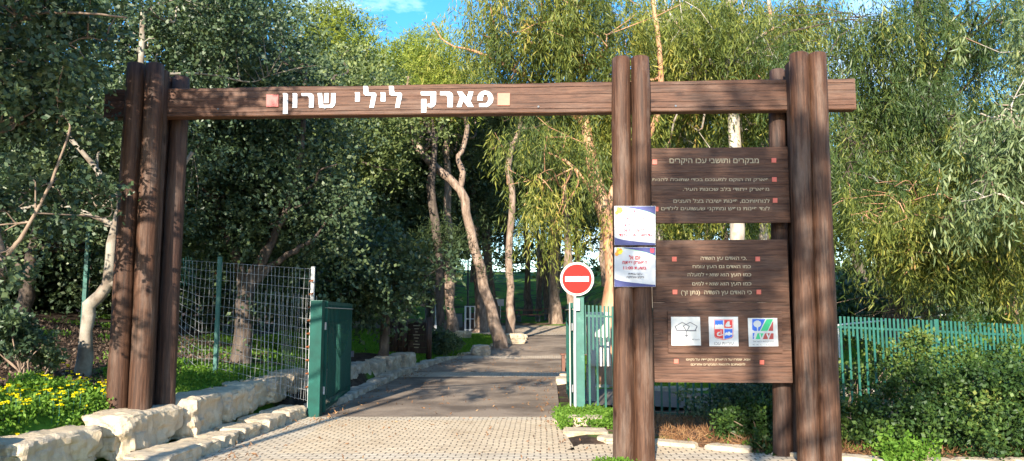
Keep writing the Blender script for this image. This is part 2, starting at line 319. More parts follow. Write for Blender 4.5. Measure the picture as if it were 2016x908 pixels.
def unit(a): return a / (np.linalg.norm(a, axis=-1, keepdims=True) + 1e-9)
def leaves(name, Pt, D, Lw, Ww, tint, mat, parent=None, base=(0, 0, 0), rng=None, fold=0):
    n = len(Pt); R = rng.normal(size=(n, 3)); S = unit(np.cross(D, R)); Lw = np.broadcast_to(Lw, (n,))[:, None]; Ww = np.broadcast_to(Ww, (n,))[:, None] / 2
    A = Pt - np.array(base); M = A + D * Lw * .5
    V = np.stack([A, M + S * Ww, A + D * Lw, M - S * Ww], 1).reshape(-1, 3)
    Q = np.arange(4 * n).reshape(n, 4)
    return link_mesh(name, V, Q, mat, parent, None, False, tint=np.clip(tint, 0, 1))

# ---------------------------------------------------------------- terrain
def sm(a, b, x):
    t = np.clip((x - a) / (b - a), 0, 1); return t * t * (3 - 2 * t)
YK = [-40, 14, 19, 24, 28, 33, 38, 45, 50, 60, 85, 130, 320]; ZK = [0, 0, .06, .2, .45, .62, .72, 1.0, 1.26, 2.0, 4.8, 9, 14]
def xl(y): return np.interp(y, [-40, 6, 8.3, 12.1, 14, 19, 24, 27, 31, 34], [-3.75, -3.6, -3.5, -3.22, -3.05, -2.8, -1.95, -.95, .1, .4])
def xr(y): return np.interp(y, [9.6, 12.1, 18, 22, 25, 34, 45], [.75, .66, .95, 1.5, 1.85, 2.9, 3.6])
def yb(x): return np.clip(9.6 - .55 * np.maximum(x - 1.85, 0), 8.35, 9.6)
def H(x, y, detail=True):
    x = np.asarray(x, float); y = np.asarray(y, float)
    h = np.interp(y, YK, ZK)
    wall = np.interp(y, [-40, 12, 13.5, 22, 24, 30], [-4.05, -4.0, -3.75, -2.75, -2.4, -1.0])
    wall = np.where(y < 11, np.interp(y, [-40, 5, 6.2, 7.5, 9, 11], [-5.05, -5.0, -4.87, -4.65, -4.3, -4.1]), wall)
    d = wall - x
    wh = np.interp(y, [-40, 5, 8, 12, 20, 22.5, 25, 40], [.45, .45, .5, .58, .42, .1, .03, .0])
    sl = np.interp(y, [-40, 20, 26, 60], [.15, .13, .045, .05])
    h = h + wh * sm(-.05, .35, d) + sl * np.clip(d, 0, 22)
    r = x - 1.6
    h = h - .05 * np.clip(r - .5, 0, 8) * sm(9, 11, y) * (1 - sm(24, 34, y)) + sm(4, 9, x) * sm(17, 42, y) * 1.9 * (1 - sm(50, 85, y) * .6)
    if detail: h = h + .05 * np.sin(x * 1.7 + y * .6) * np.cos(y * 1.1 - x * .5) * sm(.3, 1.2, np.minimum(np.abs(d), 9)) * (np.abs(x + 1.2) > 2.6)
    return h
def paved(x, y, mg=.0):
    a = (y < yb(x) + mg) & (x > xl(y) - mg) & (x < 14)
    b = (y >= 8) & (y < 34.6) & (x > xl(y) - mg) & (x < xr(y) + mg)
    c = (y >= 34.4 - mg) & (y < 44 + mg) & (x > -9) & (x < 7)
    d = (y > 13.4 - mg) & (y < 16.4 + mg) & (x > .8) & (x < 16)
    return a | b | c | d
def axis(a): return np.unique(np.round(np.concatenate([np.arange(*q) for q in a]), 3))
gx = axis([(-320, -60, 20), (-60, -14, 2), (-14, 14, .25), (14, 60, 2), (60, 321, 20)])
gy = axis([(-60, -8, 4), (-8, 34, .25), (34, 60, 1), (60, 130, 4), (130, 321, 15)])
X, Y = np.meshgrid(gx, gy); Z = H(X, Y) - .05 * paved(X, Y, .22)
V = np.stack([X, Y, Z], -1).reshape(-1, 3); nx = len(gx); ny = len(gy)
i = (np.arange(ny - 1)[:, None] * nx + np.arange(nx - 1)[None]).ravel(); Q = np.stack([i, i + 1, i + nx + 1, i + nx], -1)
ground = link_mesh('ground', V, Q, 'ground_cover', smooth=True); tag(ground, kind='structure')
x, y = V[:, 0], V[:, 1]
def greenness(x, y):
    g = np.full(np.shape(x), .25)
    g = np.where((x < -3.4) & (y < 11) & (y > 3), np.where(x > -5.75, .9, .05), g)      # flower bed by the wall
    g = np.where((x < -3.9) & (y >= 9.6) & (y < 22), .62, g)
    g = np.where(((x < -6.0 - .2 * np.maximum(0, 9 - y)) & (y < 14) & (x < -.53 * y)) | ((x < -8) & (y < 22)), .12, g)
    g = np.where((x < xl(y)) & (y > 21) & (y < 34.5) & (x > -9), 1.1, g)      # sunny lawn
    g = np.where((x < -5.5 - .12 * np.maximum(y - 24, 0)) & (y > 20) & (y < 60), .3, g)
    g = np.where((y > 46) & (x > -12), .62, g)
    g = np.where((x > 1.6) & (y > 16.4) & (y < 46), .62, g)
    g = np.where((x > 1.6) & (y > 9) & (y < 13.4), .2, g)
    return g
g = greenness(x, y); br = np.where((x > 1) & (y < 13.4), .8, 0) + np.where((y > 36) & (y < 52) & (x > -9), .7, 0) + np.where((x > 4) & (y > 16) & (y < 60), .6, 0)
a = ground.data.color_attributes.new('zone', 'FLOAT_COLOR', 'POINT')
a.data.foreach_set('color', np.stack([g, np.clip(br, 0, 1), g * 0, g * 0 + 1], -1).astype(np.float32).ravel())
def sheet(name, ys, xa, xb, mat, nxs=24, lift=.0):
    t = np.linspace(0, 1, nxs); ys = np.array(ys); A = np.array([xa(q) for q in ys]); B = np.array([xb(q) for q in ys])
    XX = A[:, None] + (B - A)[:, None] * t; YY = np.repeat(ys[:, None], nxs, 1); ZZ = H(XX, YY, False) + lift
    if name != 'side_path': ZZ = np.interp(YY, YK, ZK) + lift
    V = np.stack([XX, YY, ZZ], -1).reshape(-1, 3); i = (np.arange(len(ys) - 1)[:, None] * nxs + np.arange(nxs - 1)[None]).ravel()
    return tag(link_mesh(name, V, np.stack([i, i + 1, i + nxs + 1, i + nxs], -1), mat, smooth=True), kind='structure')
# paved forecourt: columns up to the edge of the planting bed, then the neck of the road
xs = np.linspace(-4, 14, 90); rows = np.linspace(0, 1, 30)
XX = np.repeat(xs[:, None], 30, 1); YY = -16 + (np.where(xs < .72, 9.2, yb(xs))[:, None] + 16) * rows
V = np.stack([XX, YY, XX * 0], -1).reshape(-1, 3); i = (np.arange(89)[:, None] * 30 + np.arange(29)[None]).ravel()
tag(link_mesh('pavement', V, np.stack([i, i + 30, i + 31, i + 1], -1), 'pavers'), kind='structure')
sheet('pavement', np.linspace(9.2, 12.12, 8), lambda q: xl(q) - .4, xr, 'pavers')
sheet('road', np.linspace(12.12, 34.6, 60), lambda q: xl(q) - .3, lambda q: xr(q) + .1, 'asphalt')
sheet('paved_strip', np.linspace(19.0, 20.1, 5), lambda q: xl(q) - .1, lambda q: xr(q) + .05, 'pale_pavers', lift=.006)
sheet('paved_strip', np.linspace(24.2, 25.0, 5), lambda q: xl(q) - .1, lambda q: xr(q) + .05, 'pale_pavers', lift=.006)
sheet('plaza', np.linspace(34.6, 44, 14), lambda q: -6.5 + (44 - q) * .4, lambda q: 7, 'pale_pavers', lift=.02)
sheet('side_path', np.linspace(13.5, 16.2, 8), lambda q: xr(q) + .3, lambda q: 16, 'dark_path', lift=.02)

# ---------------------------------------------------------------- the gateway plane
class Frame:
    def __init__(s, A, B):
        s.O = np.array([A[0], A[1], 0.]); s.U = np.array([B[0] - A[0], B[1] - A[1], 0.]); s.U /= np.linalg.norm(s.U)
        s.W = np.array([0, 0, 1.]); s.N = np.array([s.U[1], -s.U[0], 0.])
    def at(s, u, z, off=0): return s.O + s.U * u + s.W * z + s.N * off
    def uz(s, px, py, off=0):
        r = ray(px, py); o = np.array([0, 0, EYE]); q = s.O + s.N * off
        t = (q - o).dot(s.N) / r.dot(s.N); p = o + r * t
        return (p - s.O).dot(s.U), p[2]
FR = Frame((-4.87, 9.0), (3.9, 8.55))
def log_part(mb, ub, ut, z0, z1, r0, r1, off):
    n = 34; pts = []; rad = []; ph = random.random() * 6
    for k in range(n):
        t = k / (n - 1); z = z0 + (z1 - z0) * t; u = ub + (ut - ub) * t
        pts.append(FR.at(u + .005 * math.sin(t * 7 + ph) + .002 * math.sin(t * 23 + ph), z, off + .006 * math.cos(t * 5 + ph)))
        rad.append((r0 + (r1 - r0) * t) * (1 + .014 * math.sin(t * 19 + ph) + .008 * math.sin(t * 47 + ph * 2)))
    pts[-1] = FR.at(ut, z1, off); rad[-1] = rad[-2] * .80; pts[-2] = FR.at(ut, z1 - .012, off); rad[-2] *= .95
    mb.tube(pts, rad, 26)
gb = FR.at(4.4, 0); gate = thing('park_gateway', gb, 'tall dark brown log gateway with a crossbeam spelling out the park name', 'gateway')
def cluster(front, ytop, pyb, z0, backs, ytopb, rb):
    for pt, pb in front:
        ut, z1 = FR.uz(pt, ytop + random.uniform(-2, 2), .12); ubt, zb = FR.uz(pb, pyb, .12); k = (z0 - z1) / (zb - z1)
        mb = MB(gb); log_part(mb, ut + (ubt - ut) * k, ut, z0, z1, .124, .109, .12); mb.build('log', 'log_wood', gate, True)
    for pt, pb in backs:
        ut, z1 = FR.uz(pt, ytopb, -.28); ubt, zb = FR.uz(pb, pyb - 12, -.28); k = (z0 - z1) / (zb - z1)
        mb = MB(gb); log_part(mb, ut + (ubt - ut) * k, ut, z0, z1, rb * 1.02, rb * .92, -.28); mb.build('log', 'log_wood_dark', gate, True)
cluster([(269, 231), (306, 275)], 127, 785, .3, [(326, 291), (357, 325)], 152, .115)
cluster([(1223, 1229), (1260, 1267)], 112, 895, -.3, [(1222, 1228), (1256, 1262)], 142, .095)
cluster([(1572, 1591), (1608, 1633)], 107, 900, -.3, [(1530, 1541), (1562, 1575)], 138, .105)
# square spacer posts beside the front logs
for (px, pyt, pyb, zb, off, w_, d_) in [(326, 140, 0, .3, .03, .06, .1), (1553, 125, 0, -.3, .05, .05, .16), (1208, 118, 0, -.3, .03, .04, .1)]:
    u, z1 = FR.uz(px, pyt, off); mb = MB(gb)
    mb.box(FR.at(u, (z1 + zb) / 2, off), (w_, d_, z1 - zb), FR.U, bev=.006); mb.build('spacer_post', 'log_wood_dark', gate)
# crossbeam: one squared timber, slightly deeper to the right as in the photo
uL, zTL = FR.uz(207, 176, 0); _, zBL = FR.uz(207, 232, 0); uR, zTR = FR.uz(1683, 154, 0); _, zBR = FR.uz(1683, 215, 0)
nB = 40; bmv = []; prof = [(-.0, 0), (-.0, 1), (-.15, 1), (-.15, 0)]
V = []; 
for k in range(nB):
    t = k / (nB - 1); u = uL + (uR - uL) * t; zt = zTL + (zTR - zTL) * t; zb = zBL + (zBR - zBL) * t
    wz = .004 * math.sin(t * 31)
    e = .01
    for (o_, z_) in [(-e, zb), (0, zb + e), (0, zt - e + wz), (-e, zt + wz), (-.15 + e, zt + wz), (-.15, zt - e), (-.15, zb + e), (-.15 + e, zb)]:
        V.append(FR.at(u, z_, o_) - gb)
F_ = []
for k in range(nB - 1):
    for j in range(8): F_.append([k * 8 + j, k * 8 + (j + 1) % 8, (k + 1) * 8 + (j + 1) % 8, (k + 1) * 8 + j][::-1])
F_ += [[j for j in range(8)], [(nB - 1) * 8 + j for j in range(8)][::-1]]
# grooves where the beam's planks meet: thin dark joints cut by real gaps are modelled as three stacked planks
beam = link_mesh('crossbeam', V, F_, 'beam_wood', gate)
mb = MB(gb)
for fz in (.14, .33, .62, .86):
    for (ua, ub) in ((uL + .02, uR - .02),):
        pts = []
        for k in range(30):
            t = k / 29; u = ua + (ub - ua) * t; tt = (u - uL) / (uR - uL)
            zt = zTL + (zTR - zTL) * tt; zb = zBL + (zBR - zBL) * tt
            pts.append(FR.at(u, zb + (zt - zb) * fz + .004 * math.sin(t * 9 + fz * 30), -.0005))
        mb.tube(pts, [.0055 if fz in (.14, .86) else .004] * 30, 4)
mb.build('plank_joint', 'log_wood_dark', beam)

def strokes(mb, polys, off, t, T, m=0):
    """polys in a traced coordinate space; T maps (x,y) -> photo pixel"""
    for p in polys:
        pts = [FR.at(*FR.uz(*T(*q), off), off) for q in p]
        c = 0
        for k in range(len(p)):
            x1, y1 = p[k]; x2, y2 = p[(k + 1) % len(p)]; c += x1 * y2 - x2 * y1
        if c > 0: pts = pts[::-1]       # pixel y points down: make it counter-clockwise seen from the front
        mb.prism(pts, FR.N, t, m)
def arc(cx, cy, rx, ry, a0, a1, n=9): return [(cx + rx * math.cos(math.radians(a0 + (a1 - a0) * k / (n - 1))), cy + ry * math.sin(math.radians(a0 + (a1 - a0) * k / (n - 1)))) for k in range(n)]
TA = lambda x, y: (500 + x * 190 / 2016, 165 + y * 80 / 849)
TB = lambda x, y: (690 + x * 130 / 1476, 165 + y * 80 / 908)
TC_ = lambda x, y: (820 + x * 190 / 2016, 165 + y * 80 / 849)
mb = MB(gb); LT = .014
strokes(mb, [[(612, 205), (695, 205), (716, 228), (712, 635), (612, 635), (620, 260)],
             [(810, 205), (890, 205), (912, 228), (905, 508), (810, 508), (820, 260)],
             [(1000, 205), (1180, 205)] + arc(1180, 290, 78, 85, -80, 0, 6) + [(1250, 505), (1155, 505), (1160, 300), (1130, 262), (1000, 262)],
             [(1338, 205), (1425, 205), (1452, 450), (1560, 450)] + arc(1560, 395, 55, 55, 80, 0, 5) + [(1622, 205), (1712, 205), (1706, 400)] + arc(1610, 400, 92, 108, 10, 90, 6) + [(1370, 508)],
             [(1478, 205), (1568, 205), (1560, 408), (1468, 408)]], .0, LT, TA)
lamed = lambda dx: [(292 + dx, 60), (385 + dx, 60), (400 + dx, 85), (403 + dx, 180), (430 + dx, 205), (550 + dx, 205), (578 + dx, 230), (582 + dx, 270), (524 + dx, 542), (430 + dx, 542), (480 + dx, 275), (350 + dx, 272), (312 + dx, 250), (300 + dx, 215)]
yod = lambda dx: [(103 + dx, 200), (200 + dx, 200), (216 + dx, 222), (213 + dx, 400), (110 + dx, 400), (115 + dx, 240)]
strokes(mb, [yod(0), yod(572), lamed(0), lamed(574)], .0, LT, TB)
strokes(mb, [[(92, 175), (412, 175), (410, 380)] + arc(310, 385, 98, 115, 0, 95, 7) + [(245, 492), (232, 425), (290, 425), (302, 390), (302, 248), (100, 248)],
             [(103, 328), (208, 328), (205, 607), (103, 607)],
             [(497, 172), (670, 172)] + arc(672, 262, 92, 90, -80, 0, 6) + [(757, 495), (648, 495), (655, 290), (620, 246), (497, 246)],
             [(852, 172), (955, 172), (1058, 300), (1092, 172), (1190, 172), (1130, 375), (1195, 490), (1080, 490), (975, 365), (935, 492), (843, 492), (915, 290)],
             arc(1440, 320, 165, 165, 180, 360, 14)[0:0] + [(1275, 355), (1277, 290)] + arc(1430, 310, 153, 155, 190, 270, 7) + arc(1445, 320, 160, 165, -90, 60, 10) + [(1480, 490), (1312, 490), (1308, 420), (1440, 415)] + arc(1440, 320, 62, 95, 80, -80, 8) + [(1410, 240), (1388, 290), (1385, 355)]], .0, LT, TC_)
mb.build('lettering', 'letter_white', beam)
for nm, q, mt in (('red_tile', [(270, 235), (522, 235), (518, 488), (268, 488)], 'tile_dark_red'),):
    mb = MB(gb); strokes(mb, [q], 0, .018, TA); tag(mb.build('square_tile', mt, beam), 'dusky red square tile at the left end of the lettering')
mb = MB(gb); strokes(mb, [[(1695, 205), (1955, 205), (1950, 460), (1693, 460)]], 0, .018, TC_); tag(mb.build('square_tile', 'tile_pink', beam), 'pale pink square tile at the right end of the lettering')

# ---------------------------------------------------------------- sign boards
def heb(s):
    """visual order for a right-to-left line; digit runs keep their order"""
    r = s[::-1]; o = ''; k = 0; sw = {'(': ')', ')': '('}
    while k < len(r):
        if r[k].isdigit():
            j = k
            while j < len(r) and (r[j].isdigit() or r[j] == ':'): j += 1
            o += r[k:j][::-1]; k = j
        else: o += sw.get(r[k], r[k]); k += 1
    return o
def text_line(s, box, off, mat, parent, base, bold=0.0, ext=.0015, name='lettering', hebrew=True):
    if mat == 'engraved_cream': bold = .010
    """box = (px0, py0, px1, py1) where the line's ink stands on the gateway plane"""
    cu = bpy.data.curves.new('t', 'FONT'); cu.body = heb(s) if hebrew else s; cu.resolution_u = 3; cu.extrude = .02; cu.offset = bold
    o = bpy.data.objects.new('t', cu); C.objects.link(o); bpy.context.view_layer.update()
    me = bpy.data.meshes.new_from_object(o.evaluated_get(bpy.context.evaluated_depsgraph_get()))
    bpy.data.objects.remove(o); bpy.data.curves.remove(cu)
    n = len(me.vertices); co = np.zeros(n * 3, np.float32); me.vertices.foreach_get('co', co); co = co.reshape(-1, 3)
    mn = co.min(0); mxx = co.max(0); a = (co - mn) / (mxx - mn + 1e-9)
    p0 = FR.uz(box[0], box[3], off); p1 = FR.uz(box[2], box[3], off); p2 = FR.uz(box[0], box[1], off)
    W = np.array([FR.at(p0[0] + (p1[0] - p0[0]) * q[0], p0[1] + (p1[1] - p0[1]) * q[0] + (p2[1] - p0[1]) * q[1], off + q[2] * ext) - base for q in a], np.float32)
    me.vertices.foreach_set('co', W.ravel()); me.materials.clear(); me.materials.append(MATS[mat]); me.update()
    ob = bpy.data.objects.new(name, me); C.objects.link(ob); ob.parent = parent
    return ob
def board(label, corners, off, t, planks, cat='sign board'):
    """corners px: (x0,y0,x1,y1) ; planks stacked with real gaps"""
    u0, z1 = FR.uz(corners[0], corners[1], off); u1, z0 = FR.uz(corners[2], corners[3], off)
    uu1, z1b = FR.uz(corners[2], corners[1], off); _, z0 = FR.uz(corners[0], corners[3] - 2, off)
    base = FR.at((u0 + u1) / 2, z0, off - t); b = thing('sign_board', base, label, cat)
    hh = (z1 - z0) / planks
    for k in range(planks):
        mb = MB(base); mb.box(FR.at((u0 + u1) / 2, z0 + hh * (k + .5), off - t / 2), (u1 - u0, t, hh - .0015), FR.U, bev=.0022); mb.build('plank', 'board_wood', b)
    return b, base
def tile(b, base, px, py, s, off, mat='tile_red'):
    mb = MB(base); strokes(mb, [[(px - s / 2, py - s / 2), (px + s / 2, py - s / 2), (px + s / 2, py + s / 2), (px - s / 2, py + s / 2)]], off, .008, lambda a_, b_: (a_, b_)); mb.build('square_tile', mat, b)
OB = -.02
b1, base1 = board('upper wooden board with the cream greeting to visitors, hung between two log posts', (1279, 292, 1557, 442), OB, .05, 6)
SX = 290 / 1549
def b1px(x0, y0, x1, y1): return (1270 + x0 * SX, 280 + y0 * SX, 1270 + x1 * SX, 280 + y1 * SX)
for s, bx in (('מבקרים ותושבי עכו היקרים', (258, 172, 1197, 240)), ('פארק זה הוקם למענכם בכדי שתוכלו להנות', (72, 375, 1300, 420)),
              ('מפארק ייחודי בלב שכונות העיר.', (398, 473, 1305, 525)), ('לנוחיותכם, פינות ישיבה בצל העצים', (298, 595, 1310, 645)), ('לצד פינות נופש ומתקני שעשועים לילדים', (170, 675, 1312, 730))):
    text_line(s, b1px(*bx), OB, 'engraved_cream', b1, base1, ext=.003)
for (x, y) in ((100, 210), (1353, 192), (1358, 393), (1366, 613), (115, 705)): tile(b1, base1, 1270 + x * SX, 280 + y * SX, 9, OB)
b2, base2 = board('large lower wooden board with the cream poem, three white plaques and red squares', (1283, 473, 1561, 755), OB, .05, 9)
S2 = 250 / 1746
for s, bx in (('.כי האדם עץ השדה', (555, 180, 1190, 240)), ('כמו האדם גם העץ צומח', (445, 295, 1245, 352)), ('כמו העץ הוא שואף למעלה', (375, 395, 1250, 465)),
              ('כמו העץ הוא שואף למים', (440, 520, 1252, 590)), ('כי האדם עץ השדה  (נתן זך)', (285, 638, 1258, 715))):
    text_line(s, (1300 + bx[0] * S2, 480 + bx[1] * S2, 1300 + bx[2] * S2, 480 + bx[3] * S2), OB, 'engraved_cream', b2, base2, ext=.003)
for (x, y) in ((192, 212), (1337, 210), (200, 664), (1352, 664)): tile(b2, base2, 1300 + x * S2, 480 + y * S2, 9, OB)
S3 = 250 / 1621
T3 = lambda x, y: (1300 + x * S3, 600 + y * S3)
for s, bx in (('אנא, שמרו על הפארק והקפידו על נקיונו', (330, 682, 1150, 722)), ('להנאתכם ולהנאת המבקרים אחריכם', (390, 745, 1085, 785))):
    text_line(s, (*T3(bx[0], bx[1]), *T3(bx[2], bx[3])), OB, 'engraved_cream', b2, base2, ext=.003)
for (x, y) in ((202, 722), (1295, 735)): tile(b2, base2, *T3(x, y), 8.5, OB)
# the small raised panel that carries the plaques
mb = MB(base2); strokes(mb, [[(90, 82), (1540, 82), (1552, 612), (98, 612)]], OB, .028, T3); pan = mb.build('raised_panel', 'board_wood', b2)
OP = OB + .028
def flat(name, parts, parent, base, off0, T=T3, label=None):
    mats = []; mb = MB(base)
    for lvl, mt, polys in parts:
        if mt not in mats: mats.append(mt)
        strokes(mb, polys, off0 + lvl * .0015, .0015 if lvl else .006, T, mats.index(mt))
    o = mb.build(name, mats, parent)
    if label: o['label'] = label
    return o
def seg(x1, y1, x2, y2, w_):
    dx, dy = x2 - x1, y2 - y1; l = math.hypot(dx, dy); nx_, ny_ = -dy / l * w_ / 2, dx / l * w_ / 2
    return [(x1 + nx_, y1 + ny_), (x2 + nx_, y2 + ny_), (x2 - nx_, y2 - ny_), (x1 - nx_, y1 - ny_)]
lines = [seg(*q, w_ * 1.7) for *q, w_ in ((190, 278, 280, 225, 5), (280, 225, 372, 278, 5), (292, 272, 382, 225, 5), (382, 225, 470, 275, 5), (190, 278, 212, 330, 7), (470, 275, 445, 330, 7), (372, 278, 340, 330, 6), (292, 272, 330, 330, 6), (205, 332, 460, 332, 9), (334, 335, 334, 400, 5))]
pl = flat('plaque', [(0, 'plaque_white', [[(135, 155), (505, 155), (518, 520), (142, 520)]])], pan, base2, OP, label='white plaque with a grey line emblem of two pentagons and an arrow')
flat('emblem', [(4.2, 'print_grey', lines + [[(308, 385), (360, 385), (334, 416)]])], pan, base2, OP)
text_line('משרד הבינוי והשיכון', (*T3(168, 437), *T3(500, 462)), OP + .0065, 'print_grey', pan, base2, ext=.001, name='lettering')
pl = flat('plaque', [(0, 'plaque_white', [[(615, 155), (990, 155), (998, 530), (625, 530)]])], pan, base2, OP, label='white plaque with a red and blue quartered shield')
sh = [(686, 190), (930, 190), (930, 400)] + [(915, 425), (860, 440), (810, 452), (760, 440), (705, 425)] + [(690, 400)]
sh2 = [(692, 196), (924, 196), (924, 398), (910, 418), (860, 433), (810, 445), (760, 433), (710, 418), (697, 398)]
flat('emblem', [(4.2, 'logo_red', [sh]), (5.2, 'plaque_white', [sh2]),
     (6.2, 'logo_blue', [[(697, 200), (800, 200), (800, 290), (697, 290)], [(818, 312), (920, 312), (920, 398), (908, 414), (862, 428), (818, 438)]]),
     (6.2, 'logo_red', [[(815, 198), (918, 198), (918, 297), (815, 297)], [(697, 312), (803, 312), (803, 436), (760, 428), (712, 414), (697, 398)]]),
     (7.2, 'plaque_white', [[(697, 292), (697, 262), (712, 252), (730, 262), (745, 248), (762, 258), (780, 250), (800, 264), (800, 292)],
        [(826, 268), (838, 240), (850, 225), (862, 212), (885, 215), (885, 262), (905, 262), (900, 276), (870, 284), (836, 280)],
        [(720, 372), (732, 352), (756, 345), (760, 360), (742, 368), (738, 380), (750, 388), (800, 376), (800, 388), (752, 402), (728, 396)], [(770, 330), (778, 326), (780, 374), (772, 376)],
        [(822, 368), (846, 350), (862, 362), (862, 346), (892, 346), (892, 362), (918, 358), (918, 386), (896, 384), (880, 396), (850, 386), (822, 396)]])], pan, base2, OP)
text_line('עיריית עכו', (*T3(693, 478), *T3(938, 514)), OP + .0065, 'print_grey', pan, base2, ext=.001)
pl = flat('plaque', [(0, 'plaque_white', [[(1115, 170), (1490, 170), (1505, 530), (1130, 535)]])], pan, base2, OP, label='white plaque with a blue, green and red slanted emblem and a small tree')
flat('emblem', [(4.2, 'logo_blue', [[(1173, 185), (1340, 185), (1268, 335), (1198, 335), (1173, 318)], [(1180, 362), (1222, 362), (1190, 440), (1180, 440)]]),
     (4.2, 'logo_green', [[(1358, 185), (1440, 185), (1366, 335), (1280, 335)], [(1240, 365), (1318, 365), (1282, 440), (1216, 440)]]),
     (4.2, 'logo_brown_red', [[(1440, 205), (1440, 335), (1378, 335)], [(1338, 365), (1400, 365), (1368, 440), (1306, 440)], [(1414, 365), (1445, 365), (1445, 440), (1384, 440)]]),
     (5.4, 'plaque_white', [arc(1238, 245, 50, 45, 0, 340, 14), [(1232, 288), (1248, 288), (1248, 335), (1234, 335)], [(1205, 362), (1222, 362), (1200, 425), (1188, 412)], [(1262, 372), (1276, 368), (1296, 440), (1278, 440)], [(1352, 372), (1368, 366), (1392, 425), (1376, 432)]])], pan, base2, OP)
text_line('קרן קימת לישראל', (*T3(1182, 458), *T3(1450, 484)), OP + .0065, 'print_grey', pan, base2, ext=.001)
text_line('K K L - J N F', (*T3(1182, 505), *T3(1455, 522)), OP + .0065, 'print_grey', pan, base2, ext=.001, hebrew=False)

# two printed notices fixed to the middle logs
ON = .252
def notice(label, y0, y1, items, badge):
    x0, x1 = 1209.5, 1290.5; Tn = lambda a_, b_: (x0 + (x1 - x0) * a_, y0 + (y1 - y0) * b_)
    u, z = FR.uz(1250, y1, ON); base = FR.at(u, z, ON); b = thing('notice', base, label, 'notice')
    flat('panel', [(0, 'notice_paper', [[(0, 0), (1, 0), (1, 1), (0, 1)]])], b, base, ON - .002, Tn)
    c1 = [(.22, .005), (.995, .005), (.995, .22)] + [(.995 - .775 * t, .22 * (1 - t ** .55) + .02) for t in np.linspace(.06, .98, 9)]
    c2 = [(.005, .995), (.005, .79)] + [(.005 + .99 * t, .79 + .16 * t ** .55) for t in np.linspace(.05, 1, 9)] + [(.995, .995)]
    fl = [arc(cx, cy, r, r * 1.0, 0, 320, 8) for cx, cy, r in ((.10, .10, .055), (.06, .17, .05), (.15, .06, .04))]
    fl2 = [arc(cx, cy, r, r, 0, 320, 8) for cx, cy, r in ((.14, .13, .05), (.09, .04, .03), (.18, .10, .03))]
    parts = [(3.4, 'print_green', [[(.18, .005), (.995, .005), (.995, .245)] + [(.995 - .8 * t, .245 * (1 - t ** .55) + .025) for t in np.linspace(.06, .98, 9)]]), (4.4, 'print_blue', [c1, c2]), (5.4, 'orange_print', fl), (6.4, 'yellow_print', fl2)]
    if badge: parts.append((5.6, 'print_magenta', [[(.87, .03), (.97, .03), (.97, .12), (.92, .15), (.87, .12)]]))
    else: parts.append((5.6, 'print_magenta', [[(.47, .10), (.52, .10), (.51, .16), (.48, .16)]]))
    flat('printed_artwork', parts, b, base, ON, Tn)
    for s, (a0, b0, a1, b1_), mt in items:
        text_line(s, (*Tn(a0, b0), *Tn(a1, b1_)), ON + .0105, mt, b, base, bold=.028, ext=.001)
notice('upper white and blue paper notice giving the opening hours in red', 406, 483, [('פארק לילי שרון', (.2, .27, .78, .36), 'print_magenta'), ('זמני פעילות', (.24, .44, .7, .53), 'print_magenta'), ('מהשעה 06:30', (.23, .57, .74, .655), 'print_magenta'),
       ('עד השעה 21:00 בלבד', (.12, .69, .92, .77), 'print_magenta')], False)
notice('lower white and blue paper notice announcing an opening at 11:00', 487, 565, [('יום א\'', (.36, .2, .66, .31), 'print_red'), ('הפארק יפתח', (.2, .35, .8, .45), 'print_magenta'), ('בשעת 11:00', (.22, .48, .78, .56), 'print_magenta'),
       ('עקב עבודות', (.34, .65, .68, .71), 'print_grey'), ('ניקיון ואחזקה', (.3, .73, .72, .79), 'print_grey')], True)

